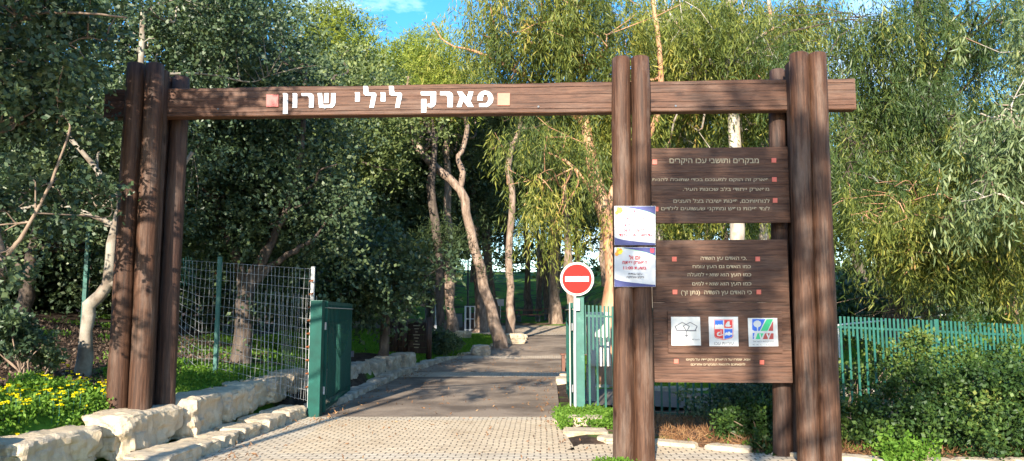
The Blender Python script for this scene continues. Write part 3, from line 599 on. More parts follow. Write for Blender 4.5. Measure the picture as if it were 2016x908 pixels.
# ---------------------------------------------------------------- stones
def stone(base, L_, D_, Hh, ang, mat, seed, rough=.10, tilt=0):
    """rough-hewn limestone block, L_ along ang; origin at its foot"""
    bm = bmesh.new(); bmesh.ops.create_cube(bm, size=2)
    bmesh.ops.subdivide_edges(bm, edges=list(bm.edges), cuts=(21 if L_ > .5 else 7), use_grid_fill=True)
    sv = Vector((seed * 13.7, seed * 5.1, seed * 2.3)); ca, sa = math.cos(ang), math.sin(ang)
    pw = 9.0; rs = random.Random(int(seed * 31 + 7)); planes = []
    for q_ in range(11):
        if q_ < 6: nrm = Vector((rs.uniform(-1, 1), rs.choice([-1, 1]) * rs.uniform(.3, 1), rs.uniform(-.15, .9)))
        else: nrm = Vector((rs.choice([-1, 1]) * rs.uniform(.5, 1), rs.uniform(-.7, .7), rs.uniform(-.4, .8)))
        nrm.normalize(); ext = Vector((abs(nrm.x) * L_ / 2, abs(nrm.y) * D_ / 2, abs(nrm.z) * Hh / 2)); planes.append((nrm, (ext.x + ext.y + ext.z) * rs.uniform(.72, .93)))
    for v in bm.verts:
        p = v.co.copy(); l = (abs(p.x) ** pw + abs(p.y) ** pw + abs(p.z) ** pw) ** (1 / pw); q = p / l
        w_ = Vector((q.x * L_ / 2, q.y * D_ / 2, q.z * Hh / 2))
        for nrm, dd in planes:
            e_ = w_.dot(nrm) - dd
            if e_ > 0: w_ -= nrm * e_
        n1 = noise.noise(w_ * 2.2 + sv); n2 = noise.noise(w_ * 6 + sv); n3 = noise.cell(w_ * 5.5 + sv) - .5; n4 = noise.noise(w_ * 14 + sv)
        k = rough * (n1 * .45 + n2 * .4 + n3 * .16 + n4 * .30 + .25 * abs(noise.noise(Vector((w_.x * 9, w_.y * 9, w_.z * 2)) + sv)))
        if q.z > .75: k *= .45
        w_ += Vector((q.x, q.y, q.z * .7)) * k
        w_.x += .12 * rough * 5 * noise.noise(sv + Vector((0, 0, q.z * 1.5))) * L_ * .3
        z = w_.z + Hh / 2 + tilt * w_.x - .05
        v.co = Vector((ca * w_.x - sa * w_.y, sa * w_.x + ca * w_.y, z - .03))
    me = bpy.data.meshes.new('limestone_block'); bm.to_mesh(me); bm.free(); me.materials.append(MATS[mat])
    me.polygons.foreach_set('use_smooth', np.ones(len(me.polygons), dtype=bool))
    try: me.set_sharp_from_angle(angle=math.radians(9))
    except Exception: pass
    o = bpy.data.objects.new('limestone_block', me); C.objects.link(o); o.location = tuple(map(float, base)); return o
ORD = ['first', 'second', 'third', 'fourth', 'fifth', 'sixth', 'seventh', 'eighth', 'ninth', 'tenth', 'eleventh', 'twelfth', 'thirteenth', 'fourteenth', 'fifteenth', 'sixteenth']
# upper tier before the gate: centre line (x, y, length, depth, height)
up = [(-4.74, 6.2, 1.6, .6, .54), (-4.5, 7.6, 1.25, .6, .46), (-4.2, 8.75, 1.15, .6, .50), (-4.02, 9.85, 1.1, .55, .52), (-3.98, 10.8, .85, .55, .52), (-3.97, 11.7, 1.0, .5, .46), (-3.93, 12.7, 1.05, .5, .46), (-3.9, 13.7, 1.0, .5, .44)]
names = ['long boulder with chiselled stripes at the near end of the upper row', 'rounded boulder below the yellow flowers, upper row', 'long flat-topped boulder just in front of the left log posts',
         'wide pale boulder right after the left log posts, upper row', 'short rounded boulder with a hollow face, upper row', 'pale boulder half behind the wire fence, nearest the round hollow one', 'long boulder seen through the wire fence', 'farthest boulder seen through the wire fence beside the gate post']
for k, (x, y, l, d, h) in enumerate(up):
    z = .09 + .035 * max(0, y - 9) if y < 14 else .2
    o = stone((x - .14, y, z + .06), l * 1.06, d, h - .06 + (.02, -.02, .02, .02, -.03, .02, -.02, 0)[k], math.radians(90 - (5 if y < 9 else -2)) + random.uniform(-.06, .06), 'limestone', k + 1, .10)
    tag(o, names[k], 'boulder', 'boulders of the upper retaining row')
lo = []; y = 5.3; k = 0
while y < 12.1:
    l = random.choice([.62, .75, .9, .55]); lo.append((float(xl(y + l / 2)) - .24, y + l / 2, l * .99, random.uniform(.46, .56), random.uniform(.20, .28))); y += l
for k, (x, y, l, d, h) in enumerate(lo):
    o = stone((x - .04, y, -.0), l, d, h, math.radians(86) + random.uniform(-.08, .08), 'limestone', 40 + k, .07)
    tag(o, '%s flat kerb block of the low row along the forecourt, counted towards the gate' % ORD[k], 'kerb block', 'low kerb blocks before the gate')
y = 12.6; k = 0; lo2 = []
while y < 23.6:
    l = random.uniform(.65, 1.0); lo2.append((float(xl(y + l / 2)) - .16, y + l / 2, l * .98)); y += l
for k, (x, y, l) in enumerate(lo2):
    z = float(np.interp(y, YK, ZK))
    dx = float(xl(y + .5) - xl(y - .5)); o = stone((x, y, z), l, .32, random.uniform(.17, .24), math.atan2(1, dx), 'limestone_grey', 70 + k, .06)
    tag(o, '%s low weathered kerb block along the asphalt beyond the green gate' % ORD[k], 'kerb block', 'low kerb blocks beyond the gate')
up2 = [(-3.85, 14.6, .95), (-3.8, 15.6, 1.0), (-3.72, 16.6, .95), (-3.62, 17.6, 1.0), (-3.42, 18.6, 1.0), (-3.2, 19.6, 1.05), (-2.95, 20.55, .95)]
for k, (x, y, l) in enumerate(up2):
    z = float(np.interp(y, YK, ZK)) + .1; o = stone((x, y, z), l, .5, .46, math.radians(82), 'limestone_grey', 100 + k, .07)
    tag(o, '%s weathered boulder of the upper row beyond the green gate' % ORD[k], 'boulder', 'upper row boulders beyond the gate')
y = 23.8; k = 0
while y < 33.5:
    l = random.uniform(.9, 1.3); x = float(xl(y + l / 2)) - .1; dx = float(xl(y + .7) - xl(y - .7)) / 1.4
    o = stone((x, y + l / 2, float(H(x, y + l / 2, False)) - .02), l * math.hypot(1, dx), .2, .16, math.atan2(1, dx), 'limestone', 120 + k, .03)
    tag(o, '%s thin pale kerb piece edging the sunny lawn' % ORD[k], 'kerb block', 'kerb pieces along the lawn'); y += l; k += 1
def bould(px, py, Yd, l, d, h, label, mat='limestone', ang=.1, seed=7):
    p = P(px, py, Yd); z = float(H(p[0], Yd, False)); o = stone((p[0], Yd, z), l, d, h, ang, mat, seed, .09); tag(o, label, 'boulder')
bould(947, 694, 25.2, .62, .5, .42, 'grey boulder on the lawn edge below the leaning pine', 'limestone_grey', .1, 211)
bould(1010, 682, 29.5, .85, .6, .46, 'pale angular boulder at the foot of the straight slender pine', 'limestone', .2, 212)
bould(912, 665, 31.0, .7, .5, .42, 'small pale block on the lawn beside the two pine trunks', 'limestone', .0, 213)
bould(1030, 672, 31.5, .3, .3, .3, 'small stone right next to the pale angular boulder', 'limestone', .0, 214)
# right-hand kerb: flat slabs
slabs = [(1.05, 11.3, .6, .34, .2, 'thick pale slab in the weeds below the right gate post'), (.98, 10.55, .7, .4, .12, 'broad flat slab at the corner of the forecourt'), (.74, 11.7, .6, .22, .12, 'narrow slab along the road beside the right gate post'), (1.4, 9.98, .6, .36, .12, 'flat slab between the corner slab and the middle logs')]
for k, (x, y, l, d, h, lb) in enumerate(slabs): tag(stone((x, y, 0), l, d, h, -.1 if k != 2 else 1.5, 'limestone', 230 + k, .04), lb, 'paving slab')
for k, x in enumerate(np.arange(2.0, 6.5, .62)):
    tag(stone((x, float(yb(x)) + .02, 0), (.6, .2, .055)[0], .24, .13, -.5 if x < 4 else -.05, 'limestone', 250 + k, .035), '%s flat edging slab of the planting bed, counted from the middle logs' % ORD[k], 'paving slab', 'edging slabs of the planting bed')
for k, (x, y, l, h) in enumerate([(1.35, 19.0, 1.0, .14), (1.2, 17.9, .9, .12), (1.75, 21.5, 1.1, .12)]):
    tag(stone((x, y, .03), l, .34, h + .08, 1.5, 'limestone', 270 + k, .04), '%s pale kerb slab on the right side of the road beyond the gate' % ORD[k], 'kerb block')
for k, (px, Yd, l) in enumerate([(1210, 16.9, 1.1), (1300, 16.8, 1.2), (1400, 16.9, 1.3), (1500, 16.8, 1.2), (1600, 17.0, 1.2), (1665, 17.2, 1.0), (1740, 17.4, 1.3)]):
    x = P(px, 700, Yd)[0]; tag(stone((x, Yd, float(H(x, Yd, False)) - .02), l, .4, .3 if px > 1600 else .16, .05, 'limestone_grey', 280 + k, .06), '%s grey stone bordering the path behind the green fence, counted from the road' % ORD[k], 'boulder', 'stones along the path behind the fence')
tag(stone((G(1440, 858)[0], G(1440, 858)[1], 0), .12, .1, .08, .3, 'limestone', 300, .02), 'fist-sized white pebble in the pine needles below the boards', 'pebble')
tag(stone((G(1318, 868)[0], G(1318, 868)[1], 0), .3, .2, .08, .3, 'limestone', 301, .03), 'small yellowish stone in the pine needles beside the middle logs', 'stone')

# ---------------------------------------------------------------- green fence on the right
fx = lambda x: 12.62 - .06 * (x - 1.05)
ftop = lambda x: 1.77 - .045 * (x - 1.05)
fb = (1.05, fx(1.05), 0); fence = thing('picket_fence', fb, 'green metal picket fence with arched short pickets behind the sign boards', 'fence')
posts = [1.05, 3.95, 6.86, 9.75, 12.6]
def prec(a): return (a, fx(a))
proto = None
def picket(x, z0, z1, off=0):
    mb = MB(fb); mb.box((x, fx(x) + off, (z0 + z1) / 2), (.034, .012, z1 - z0)); mb.build('picket', 'green_paint', fence)
for k, x in enumerate(posts[1:]):
    mb = MB(fb); zt = ftop(x) + .02; mb.box((x, fx(x), zt / 2 - .35), (.07, .07, zt + .7), bev=.004); mb.build('fence_post', 'green_paint', fence)
for a, b in zip(posts[:-1], posts[1:]):
    U = np.array([b - a, fx(b) - fx(a), ftop(b) - ftop(a)]); l = np.linalg.norm(U)
    for dz, nm in ((-.175, 'rail'), (-1.70, 'rail')):
        c = np.array([(a + b) / 2, (fx(a) + fx(b)) / 2, (ftop(a) + ftop(b)) / 2 + dz]); mb = MB(fb); mb.box(c, (l - .07, .03, .035), U); mb.build(nm, 'green_paint', fence)
    n = 22; sp = (b - a - .05) / n
    for q in range(n):
        x = a + .035 + sp * (q + .5)
        if x > 10.5: continue
        picket(x, ftop(x) - 1.77, ftop(x), -.022)
    mb = MB(fb)
    for q in range(n - 1):      # the short pickets, an arch between the posts
        x = a + .035 + sp * (q + 1); t = abs((x - (a + b) / 2) / ((b - a) / 2)); ln = .3 + .62 * t ** 1.6
        mb.box((x, fx(x) - .023, ftop(x) - ln / 2), (.033, .012, ln))
    mb.build('short_pickets', 'green_paint', fence)
# gate posts
def post(px, ptop, Yd, zb, w_, label):
    p = P(px, ptop, Yd); t = thing('gate_post', (p[0], Yd, zb), label, 'gate post'); mb = MB((p[0], Yd, zb))
    mb.box((p[0], Yd, (p[2] + zb) / 2 - .05), (w_, w_, p[2] - zb + .1), bev=.006); mb.build('shaft', 'shaded_green_paint' if px < 1000 else 'faded_green_paint', t)
    mb = MB((p[0], Yd, zb)); mb.box((p[0], Yd, p[2] + .006), (w_ + .012, w_ + .012, .012), bev=.003); mb.build('cap', 'green_paint', t); return p
pl_ = post(626, 593, 12.2, 0, .19, 'thick dark green steel gate post on the left of the road'); pr_ = post(1139, 586, 12.55, 0, .165, 'paler green steel gate post under the no entry sign')
def gate_leaf(A, B, zb, zt, label, mir=1):
    A = np.array(A, float); B = np.array(B, float); l = np.linalg.norm(B - A); U = (B - A) / l; base = (A[0], A[1], zb); t = thing('gate_leaf', base, label, 'gate')
    W = np.array([0, 0, 1.]); at = lambda u, z: A + U * u + W * z; Uh = (B - A) / l
    for u in (.03, l - .03):
        mb = MB(base); mb.box(at(u, (zb + zt) / 2), (.06, .05, zt - zb), U, bev=.003); mb.build('stile', 'shaded_green_paint', t)
    for z, h in ((zt - .05, .10), (zt - .30, .035), (zb + .06, .05), (zb + .22, .035)):
        mb = MB(base); mb.box(at(l / 2, z), (l - .12, .045, h), U); mb.build('rail', 'shaded_green_paint', t)
    mb = MB(base); mb.box(at(l / 2, zt - .19), (l - .12, .012, .17), U); mb.build('top_panel', 'shaded_green_paint', t)
    n = int(l / .14)
    for q in range(n):
        u = .06 + (l - .12) * (q + .5) / n; mb = MB(base); mb.box(at(u, (zb + zt) / 2 + .01) + np.array([.028, 0, 0]), (.034, .012, zt - zb - .14), U); mb.build('picket', 'shaded_green_paint', t)
    mb = MB(base)
    for q in range(n - 1):
        u = .06 + (l - .12) * (q + 1) / n; tt = abs(u - l / 2) / (l / 2); ln = 1.35 - .75 * (1 - tt ** 1.8)
        mb.box(at(u, zb + .2 + ln / 2) + np.array([.03, 0, 0]), (.03, .012, ln), U)
    mb.build('short_pickets', 'shaded_green_paint', t)
    for z in (zb + .35, zt - .4):
        mb = MB(base); mb.tube([at(-.045, z - .06), at(-.045, z + .06)], .018, 10); mb.build('hinge', 'galvanized', t)
    mb = MB(base); mb.box(at(l / 2, zt - .105), (l, .085, .012), U); mb.build('top_lip', 'concrete', t)
    mb = MB(base); mb.box(at(l - .01, (zt + zb) / 2 - .1) + np.array([.05, 0, 0]), (.1, .05, .12), U); mb.build('latch', 'dark_metal', t)
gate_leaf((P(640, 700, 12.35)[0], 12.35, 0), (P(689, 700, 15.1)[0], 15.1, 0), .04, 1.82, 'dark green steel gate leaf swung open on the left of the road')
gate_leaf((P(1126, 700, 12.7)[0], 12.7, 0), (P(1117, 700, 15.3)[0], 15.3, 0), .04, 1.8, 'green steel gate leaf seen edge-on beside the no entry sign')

# ---------------------------------------------------------------- no entry sign
c = P(1136, 549.5, 12.42); sb = (P(1133, 800, 12.42)[0], 12.42, 0); sg = thing('no_entry_sign', sb, 'round red no entry sign with a white bar on a thin grey pole', 'road sign')
N = unit(np.array([-.10, -1, 0.])); Uv = np.array([-N[1], N[0], 0.])
def disc(mb, r, o0, t, m=0, n=40):
    mb.prism([c + Uv * r * math.cos(2 * math.pi * k / n) + np.array([0, 0, 1]) * r * math.sin(2 * math.pi * k / n) + N * o0 for k in range(n)], N, t, m)
mb = MB(sb); disc(mb, .278, 0, .012); mb.build('back_plate', 'sign_grey', sg)
mb = MB(sb); disc(mb, .274, .013, .002, 0); mb.build('white_rim', 'sign_white', sg)
mb = MB(sb); disc(mb, .262, .0155, .0015, 0); disc(mb, .250, .0175, .0015, 1); disc(mb, .242, .0195, .0015, 0); mb.build('red_field', ['sign_red', 'sign_white'], sg)
mb = MB(sb); mb.box(c + N * .0235, (.39, .002, .085), Uv); mb.build('white_bar', 'sign_white', sg)
mb = MB(sb); mb.tube([(sb[0], 12.46, -.1), (sb[0], 12.455, 1.0), (c[0] - .03, 12.45, c[2] + .2)], .024, 10); mb.build('pole', 'galvanized', sg)
p = P(1137, 600, 12.40); mb = MB(sb); mb.box(p, (.075, .004, .19)); mb.build('sticker', 'plaque_white', sg)
mb = MB(sb); q = P(1122, 650, 12.45); mb.tube([(q[0], 12.47, 0), (q[0], 12.47, 1.8)], .011, 8); mb.build('side_bracket', 'concrete', sg)
for k in range(2):
    mb = MB(sb); mb.box(c + np.array([0, .02, .12 - .24 * k]), (.1, .02, .03)); mb.build('clamp', 'galvanized', sg)

# ---------------------------------------------------------------- wire fence on the left
wf = thing('wire_fence', (P(616, 790, 12.25)[0], 12.25, .2), 'bent silver wire mesh fence on rusty green posts beside the left gate post', 'fence'); wb = tuple(wf.location)
pA = P(426, 745, 11.75); pB = P(614, 790, 12.25)
ftopz = P(430, 516, 11.75)[2]; ftopB = P(614, 532, 12.25)[2]
for (px, pt, pb, Yd, nm, mt) in ((429, 512, 760, 11.75, 'fence_post', 'faded_green_paint'), (614, 531, 800, 12.27, 'fence_post', 'galvanized')):
    a_ = P(px + 1.5, pt, Yd); b_ = P(px - 4, pb, Yd); mb = MB(wb); mb.box((a_ + b_) / 2, (.055, .055, np.linalg.norm(a_ - b_) + .1), U=(1, 0, 0), W=(a_ - b_)); mb.build(nm, mt, wf)
mb = MB(wb); rng = np.random.default_rng(5)
nW = 33
def wpt(s, f):      # s along the fence (px 352..614), f height fraction
    px = 352 + (614 - 352) * s; Yd = 11.7 + .55 * s + .03 * math.sin(s * 9 + f * 2)
    bot = P(px, 742 + 48 * max(0, (s - .3) / .7), Yd)[2]; top = P(px, 512 + 18 * s, Yd)[2]
    if s < .16: bot += (.16 - s) * 2.2
    p = P(px, 600, Yd); return np.array([p[0] + .012 * math.sin(f * 7 + s * 40), Yd, bot + (top - bot) * f])
for k in range(nW):
    s = k / (nW - 1); mb.tube([wpt(s, f) for f in np.linspace(0, 1.0, 9)], .0023, 4, cap=False)
for k in range(14):
    f = k / 13; mb.tube([wpt(s, f) for s in np.linspace(0, 1, 30)], .0023, 4, cap=False)
for k in range(12):     # second loose layer near the gate
    s = .62 + .38 * k / 11; mb.tube([wpt(s, f) + np.array([.03, .12, -.05]) for f in np.linspace(0, .82, 7)], .003, 4, cap=False)
mb.build('wire_mesh', 'galvanized', wf)
mb = MB(wb)
for k in range(9): f = .1 + k * .1; q = wpt(.995, f); mb.tube([q + np.array([0, -.04, 0]), q + np.array([.03, -.05, .03]), q + np.array([-.04, -.04, .01])], .012, 6)
for k in range(4): q = wpt(.29, .3 + k * .2); mb.tube([q + np.array([-.03, -.04, 0]), q + np.array([.04, -.05, .02])], .012, 6)
mb.build('rusty_tie', 'rust', wf)
mb = MB(wb)
for k in range(7): mb.tube([P(346 + k * 5, 508 + 3 * math.sin(k), 11.6 + .1 * k), P(344 + k * 6, 540 - k * 2, 11.5 + .1 * k), P(350 + k * 6, 562, 11.6 + .1 * k)], .004, 4)
for k in range(4): mb.tube([P(345, 512 + k * 14, 11.6), P(365, 518 + k * 12, 11.5), P(388, 520 + k * 12, 12.1)], .004, 4)
mb.build('curled_offcut', 'faded_green_paint', wf)
for k in range(5):
    px = (430, 640, 850, 1060, 1330)[k]; q = FR.at(*FR.uz(px, 215 - k * 1.5, .002), .002); mb = MB(gb); mb.tube([q, q + FR.N * .012], .013, 8); mb.build('bolt_head', 'dark_metal', beam)
# teal post in the shade on the far left
a_ = P(176, 448, 13.2); t = thing('fence_post', (a_[0], 13.2, float(H(a_[0], 13.2)) - .1), 'slim teal metal post standing alone in the shade under the carobs', 'post'); mb = MB(tuple(t.location))
mb.box((a_[0], 13.2, (a_[2] + t.location.z) / 2), (.07, .07, a_[2] - t.location.z), bev=.004); mb.build('shaft', 'green_paint', t)
mb = MB(tuple(t.location)); mb.box((a_[0], 13.2, a_[2] + .01), (.08, .08, .02), bev=.003); mb.build('cap', 'green_paint', t)

# ---------------------------------------------------------------- things in the park beyond
def gz(px, Yd): x = P(px, 600, Yd)[0]; return np.array([x, Yd, float(H(x, Yd, False))])
b = gz(805, 23.6); t = thing('park_notice_wall', b, 'low dark wooden notice wall with small cream writing beside the stone row', 'notice board')
FW = Frame((P(762, 650, 24.4)[0], 24.4), (P(850, 650, 23.0)[0], 23.0))
pz = float(b[2])
L_ = np.linalg.norm(np.array([P(850, 650, 23.0)[0] - P(762, 650, 24.4)[0], 23.0 - 24.4]))
for u in (.04, .5, .95, L_ - .06):
    mb = MB(b); q = FW.at(u, pz + .55, .05); mb.tube([FW.at(u, pz - .1, .05), FW.at(u, pz + 1.2, .05)], .085, 10); mb.build('post', 'log_wood_dark', t, True)
for k in range(5):
    mb = MB(b); mb.box(FW.at(L_ / 2, pz + .2 + k * .19, -.03), (L_ - .1, .04, .185), FW.U); mb.build('plank', 'log_wood_dark', t)
mb = MB(b)
for k in range(8): mb.box(FW.at(L_ * .68, pz + .95 - k * .095, .012), (.30 - .1 * (k % 3), .006, .028), FW.U)
mb.build('lettering', 'engraved_cream', t)
# white steel frame
b = gz(925, 38.0); t = thing('white_frame', b, 'tall narrow white steel frame standing at the edge of the plaza', 'frame'); mb = MB(b)
for dx in (-.22, .02, .26):
    mb = MB(b); mb.box((b[0] + dx, 38, b[2] + .62), (.085, .085, 1.3)); mb.build('upright', 'white_paint', t)
for dz in (.08, .62, 1.24):
    mb = MB(b); mb.box((b[0] + .02, 38.0, b[2] + dz), (.4, .05, .05)); mb.build('crossbar', 'white_paint', t)
# lamp posts
def lamp(px, Yd, hgt, label, mat='dark_metal', zoff=0, r=.05):
    b = gz(px, Yd); t = thing('lamp_post', b, label, 'lamp post'); 
    mb = MB(b); mb.tube([b + np.array([0, 0, -.2]), b + np.array([0, 0, hgt * .5]), b + np.array([0, 0, hgt])], [r * 1.3, r, r * .8], 10); mb.build('pole', mat, t, True)
    mb = MB(b); mb.tube([b + np.array([0, 0, hgt]), b + np.array([0, 0, hgt + .04]), b + np.array([0, 0, hgt + .3]), b + np.array([0, 0, hgt + .36])], [.1, .16, .2, .05], 14); mb.build('lantern', 'sign_white', t, True)
    mb = MB(b); mb.tube([b + np.array([0, 0, 0]), b + np.array([0, 0, .3])], r * 2, 12); mb.build('base_sleeve', mat, t)
lamp(921, 38.6, 3.9, 'slim dark blue lamp post behind the white steel frame')
lamp(858, 36, 1.9, 'short white lamp post between pine trunks left of the plaza', 'white_paint', r=.04)
b_ = thing('lamp_post', (-5.14, 1.2, 0), 'tall street lamp post beside the forecourt, casting a thin shadow on the pavers', 'lamp post'); mb = MB((-5.14, 1.2, 0))
mb.tube([(-5.14, 1.2, -.2), (-5.14, 1.2, 3), (-5.14, 1.2, 5.6)], [.09, .075, .055], 12); mb.build('pole', 'galvanized', b_, True)
mb = MB((-5.14, 1.2, 0)); mb.box((-5.14, 1.2, 5.62), (.4, .18, .09), (.3, 1, 0), bev=.02); mb.build('lamp_head', 'sign_grey', b_)
# bins, benches, small sign
def bin_(px, Yd, r, h, mat, label):
    b = gz(px, Yd); t = thing('litter_bin', b, label, 'litter bin'); mb = MB(b)
    mb.tube([b, b + np.array([0, 0, h])], [r * .92, r], 16); mb.build('body', mat, t)
    mb = MB(b); mb.tube([b + np.array([0, 0, h]), b + np.array([0, 0, h + .05])], [r * 1.06, r * 1.06], 16); mb.build('rim', 'dark_metal', t)
    for k in range(12):
        a = k * math.pi / 6; mb = MB(b); mb.box(b + np.array([math.cos(a) * r * 1.03, math.sin(a) * r * 1.03, h / 2]), (.05, .02, h * .9), (-math.sin(a), math.cos(a), 0)); mb.build('slat', mat, t)
bin_(902, 41, .22, .7, 'bin_grey', 'grey litter bin left of the white steel frame'); bin_(936, 39.5, .24, .85, 'brown_wood', 'brown slatted litter bin right behind the white steel frame')
b = gz(985, 44); t = thing('small_sign', b, 'small blue-grey sign on a thin pole in front of the grassy slope', 'sign'); mb = MB(b)
mb.tube([b, b + np.array([0, 0, 1.5])], .03, 8); mb.build('pole', 'galvanized', t)
mb = MB(b); mb.box(b + np.array([0, -.04, 1.35]), (.42, .02, .4)); mb.build('sign_plate', 'sign_grey', t)
def picnic(px, Yd, label, ang=0, s=1.0):
    b = gz(px, Yd); t = thing('picnic_table', b, label, 'picnic table'); U = (math.cos(ang), math.sin(ang), 0); Nn = np.array([-math.sin(ang), math.cos(ang), 0]); Uu = np.array(U)
    mb = MB(b); mb.box(b + np.array([0, 0, .74]), (1.7, .75, .06), U); mb.build('table_top', 'brown_wood', t)
    for sgn in (-1, 1):
        mb = MB(b); mb.box(b + Nn * sgn * .7 + np.array([0, 0, .44]), (1.7, .28, .05), U); mb.build('seat', 'brown_wood', t)
        mb = MB(b); mb.box(b + Uu * sgn * .6 + np.array([0, 0, .36]), (.08, 1.4, .08), U); mb.box(b + Uu * sgn * .6 + np.array([0, 0, .36]), (.1, .1, .72), U); mb.build('trestle', 'dark_metal', t)
        for q in (-1, 1):
            mb = MB(b); mb.box(b + Uu * sgn * .6 + Nn * q * .66 + np.array([0, 0, .2]), (.07, .07, .4), U); mb.build('leg', 'dark_metal', t)
picnic(985, 46.5, 'dark picnic table beside the small blue-grey sign'); picnic(1040, 48, 'dark picnic table between the pines behind the plaza', .15); picnic(1092, 50, 'farthest dark picnic table among the pines right of the others', -.1)
b = gz(1112, 20.5); t = thing('bench', b, 'brown bench end showing beside the gate post on the right of the road', 'bench')
for k in range(3): mb = MB(b); mb.box(b + np.array([.35, .1 * k, .44]), (.95, .085, .04)); mb.build('seat_slat', 'brown_wood', t)
for k in range(2): mb = MB(b); mb.box(b + np.array([-.05 + .8 * k, .1, .2]), (.08, .3, .42)); mb.build('leg', 'brown_wood', t)
# utility cabinet and the weathered post behind the right fence
b = gz(1172, 14.2); t = thing('utility_cabinet', b, 'cream utility cabinet behind the green pickets next to the gate post', 'cabinet')
mb = MB(b); mb.box(b + np.array([.05, 0, 1.15]), (.42, .22, 1.0), bev=.01); mb.build('cabinet_body', 'cream_paint', t)
mb = MB(b); mb.box(b + np.array([.05, -.116, 1.15]), (.36, .01, .9)); mb.build('door', 'cream_paint', t)
mb = MB(b); mb.box(b + np.array([.2, -.13, 1.15]), (.02, .02, .1)); mb.build('handle', 'dark_metal', t)
mb = MB(b); mb.box(b + np.array([-.1, 0, .33]), (.16, .12, .68), bev=.01); mb.build('pedestal', 'concrete', t)
# white handrail behind the fence
A = P(1650, 640, 21); B = P(2010, 606, 24); t = thing('handrail', (A[0], A[1], float(H(A[0], A[1], False))), 'thin white handrail climbing to the right behind the green fence', 'handrail'); hb = tuple(t.location)
mb = MB(hb); mb.tube([A, (A + B) / 2, B, B + (B - A) * .4], .028, 8); mb.build('rail', 'white_paint', t)
for f in (0, .28, .56, .84, 1.12):
    q = A + (B - A) * f; mb = MB(hb); mb.tube([q, (q[0], q[1], float(H(q[0], q[1], False)) - .1)], .024, 8); mb.build('post', 'white_paint', t)

# ---------------------------------------------------------------- trees
def crown(rng, blobs, N, tw, lp, spread, L_, W_, style, dens_out=.45, flat_=1.0):
    """blobs: (centre, (rx,ry,rz)); returns leaf arrays and clump centres"""
    vol = np.array([r[0] * r[1] * r[2] for _, r in blobs]) ** .75; K = max(4, int(N / (tw * lp)))
    M = max(3, K // 7); idx = rng.choice(len(blobs), M, p=vol / vol.sum()); c0 = np.array([b[0] for b in blobs])[idx]; rr = np.array([b[1] for b in blobs])[idx]
    d = unit(rng.normal(size=(M, 3))); rad = (dens_out + (1 - dens_out) * rng.random(M) ** .6)[:, None]
    sc0 = c0 + d * rr * rad; st_ = rng.random(M); who = rng.integers(0, M, K)
    cc = sc0[who] + rng.normal(size=(K, 3)) * spread * np.array([1.0, 1.0, .65]); d = d[who]
    ct = np.clip(st_[who] * .75 + rng.random(K) * .3, 0, 1)
    D = unit(np.repeat(d, tw, 0) * .5 + rng.normal(size=(K * tw, 3)) * .8 + np.array([0, 0, .15 if style != 'droop' else -.2]))
    start = np.repeat(cc, tw, 0) + rng.normal(size=(K * tw, 3)) * spread * (.2 if style == 'droop' else .28)
    ln = spread * (.6 + .8 * rng.random(K * tw))
    t = (np.arange(lp)[None] + rng.random((K * tw, lp))) / lp
    if style == 'droop':
        Hd = D.copy(); Hd[:, 2] = 0; Hd = unit(Hd)
        pos = start[:, None] + Hd[:, None] * (t * ln[:, None] * .45)[..., None] + np.array([0, 0, -1]) * ((t ** 1.35) * ln[:, None] * 1.9)[..., None]
        pos = pos + rng.normal(size=pos.shape) * .035
        dl = unit(np.array([0, 0, -1.0]) + rng.normal(size=pos.shape) * .5 + Hd[:, None] * .35)
    elif style == 'needle':
        pos = start[:, None] + D[:, None] * (t * ln[:, None])[..., None]; pos = pos + rng.normal(size=pos.shape) * .03
        dl = unit(D[:, None] * .5 + rng.normal(size=pos.shape) * .75 + np.array([0, 0, .25]))
    else:
        pos = start[:, None] + D[:, None] * (t * ln[:, None])[..., None] + np.array([0, 0, -1]) * ((t ** 2) * ln[:, None] * .25)[..., None]
        pos = pos + rng.normal(size=pos.shape) * .02
        dl = unit(D[:, None] * .6 + rng.normal(size=pos.shape) * .7)
    tint = (np.repeat(ct ** 1.2, tw * lp) * .68 + rng.random(K * tw * lp) * .36)
    return pos.reshape(-1, 3), dl.reshape(-1, 3), L_ * (.5 + 1.0 * rng.random(K * tw * lp)), W_ * (.6 + .8 * rng.random(K * tw * lp)), tint, cc, start, D, ln
